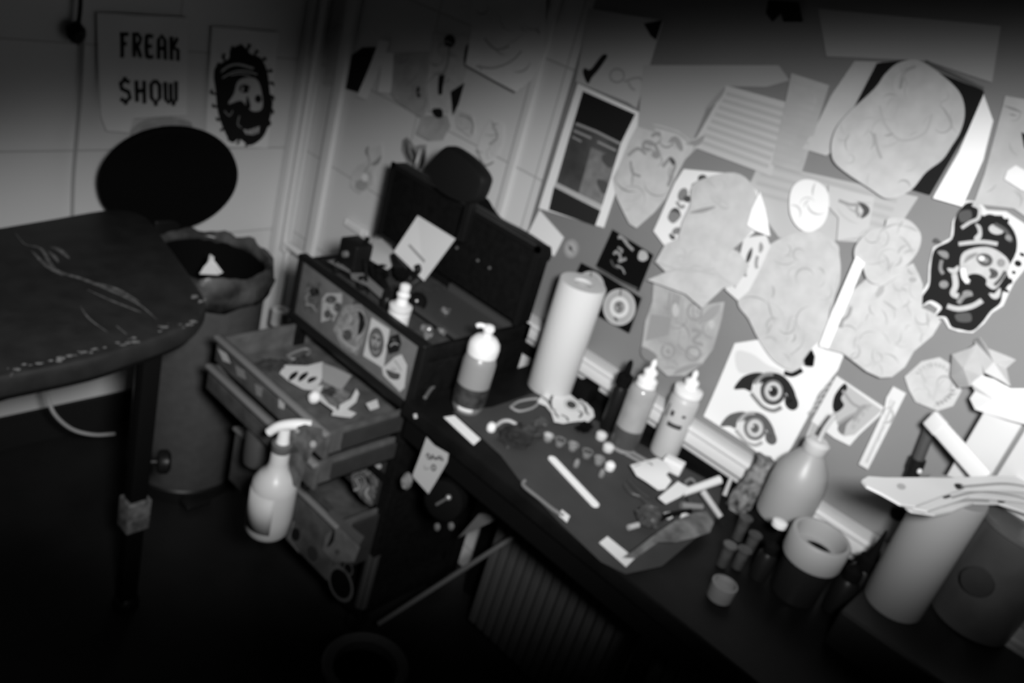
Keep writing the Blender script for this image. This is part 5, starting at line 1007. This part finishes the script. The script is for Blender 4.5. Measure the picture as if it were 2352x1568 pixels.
mb = MB(); mb.tube([PX(1003,1158,1.155), PX(1030,1142,1.15)], .003, smooth=1); mb.blob(PX(1030,1142,1.15), (.006,.006,.006), amp=0); mb.build('lever', mat('lever', .4, .3, metal=.6), t2)
for (x, y) in ((1004, 1210), (1036, 1208)):
    mb = MB(); mb.blob(PX(x, y, 1.17), (.005,.007,.009), amp=.1); mb.build('plug_pin', mat('pin', .12, .4), t2)
mb = MB(); mb.tube([PX(955,960,1.16)+Vector((0,0,0)), PX(953,950,1.16)], .004, smooth=1); tag(mb.build('chest_latch', mat('latch', .4, .4)), 'small shiny latch at the corner where chest meets table', 'latch')
mb = MB(); mb.blob(PX(935, 1105, 1.16), (.012,.012,.018), amp=.2, seed=2); tag(mb.build('tape_tag', mat('dull tag', .16, .7)), 'dull grey tag on the chest corner left of the hanging note', 'tag')
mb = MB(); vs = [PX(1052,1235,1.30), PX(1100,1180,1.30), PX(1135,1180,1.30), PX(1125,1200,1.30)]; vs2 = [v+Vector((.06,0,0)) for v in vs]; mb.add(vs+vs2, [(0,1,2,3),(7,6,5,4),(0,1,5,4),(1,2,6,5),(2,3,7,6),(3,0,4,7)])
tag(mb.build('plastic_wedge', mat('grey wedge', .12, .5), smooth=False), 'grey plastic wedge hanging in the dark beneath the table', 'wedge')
# cable between chest and bottle
mb = MB(); Zc = lambda x, y: C('Y2', [(x, y)])[0]
mb.tube([P(*Zc(1400,1290), TZ+.004), P(*Zc(1330,1310), TZ+.01), P(*Zc(1240,1370), TZ+.006), P(*Zc(1180,1450), TZ+.004)], .004)
tag(mb.build('black_cable', mat('glossy cable', .12, .3)), 'glossy dark cable on the table left of the foam bottle', 'cable')

# spray bottle hooked on the drawer front
def spray(bx_, by_, bz_, s, label, body, head, group=None):
    t_ = thing('spray_bottle', label, 'spray bottle', (bx_, by_, bz_), group); b_ = Vector((bx_, by_, bz_))
    mb = MB(); mb.lathe([(.030*s,0),(.040*s,.003*s),(.0455*s,.012*s),(.047*s,.05*s),(.0465*s,.118*s),(.044*s,.134*s),(.033*s,.152*s),(.022*s,.164*s),(.019*s,.180*s),(.0185*s,.205*s),(.016*s,.214*s)], b_, n=40); mb.build('body', body, t_)
    mb = MB(); mb.lathe([(.0190*s,.208*s),(.0205*s,.210*s),(.0205*s,.226*s),(.015*s,.229*s)], b_, n=24); mb.build('collar', mat('grey collar', .10, .5), t_)
    f_ = (b_ - O); f_.z = 0; f_.normalize(); s_ = f_.cross(Vector((0,0,1)))        # s_ points to image right
    mb = MB(); q = b_ + Vector((0,0,.228*s))
    mb.lathe([(.014*s,0),(.012*s,.014*s),(.011*s,.03*s)], q, n=20)
    q2_ = q + Vector((0,0,.034*s)); mb.tube([q2_ - s_*.030*s + Vector((0,0,-.016*s)), q2_ - s_*.012*s + Vector((0,0,.002*s)), q2_ + s_*.02*s + Vector((0,0,.013*s)), q2_ + s_*.048*s + Vector((0,0,.014*s))], .012*s, rs=[.009*s,.013*s], flat=1.0)
    mb.build('spray_head', head, t_)
    mb = MB(); mb.tube([q2_ + s_*.032*s, q2_ + s_*.036*s + Vector((0,0,-.02*s)), q2_ + s_*.028*s + Vector((0,0,-.042*s))], .004*s); mb.build('trigger', mat('grey trigger', .12, .5), t_)
    return b_, t_
p_ = P(612, 1218, .40)
b_, t_ = spray(p_.x, p_.y, .40, .96, 'milky spray bottle with white trigger head hooked on the open drawer', mat('frosted spray', .5, .35, .05, 6), WHITEP)
d = (O - b_); d.z = 0; d.normalize(); s_ = Vector((0,0,1)).cross(d)
mb = MB(); 
def patch2(b_, r_, a0, a1, z0, z1): cyl_patch(mb, b_, r_, a0, a1, z0, z1)
patch2(b_, .0456, -1.5, .15, .025, .113); mb.build('label', mat('spray label', .46, .6, .08, 20), t_, solid=.0004)
p_ = P(590, 1062, .415)
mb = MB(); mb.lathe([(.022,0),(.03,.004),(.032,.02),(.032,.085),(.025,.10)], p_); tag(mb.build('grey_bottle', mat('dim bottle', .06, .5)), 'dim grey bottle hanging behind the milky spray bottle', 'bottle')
# clear bag hanging at drawer corner
sheet('plastic_bag', 'clear plastic bag with bits hanging from the drawer corner', 'bag', Wall('R', X1-.02), C('Y3', [(640,330),(700,310),(800,340),(790,420),(740,480),(700,580),(660,690),(610,680),(560,560),(570,420)]), .03, FILM, [('sfill', C('Y3', ell(745,430,16,20)), MIDP), ('sfill', C('Y3', ell(660,350,12,12)), MIDP)], .014, seed=125, step=.01)

# round waste bin at bottom
b_ = P(840, 1530, .30); b_.z = 0
t2 = thing('waste_bin', 'round black waste bin with a pale rim at the bottom of the photo', 'bin', b_)
mb = MB(); mb.lathe([(.065,0),(.068,.004),(.078,.29),(.083,.295),(.084,.302),(.080,.306),(.062,.300),(.060,.28),(.055,.02),(.0005,.018)], b_, n=44, cap=False, mm=[0,0,0,1,1,1,1,0,0]); mb.build('body', [BLACKM, mat('bin rim', .05, .5)], t2)
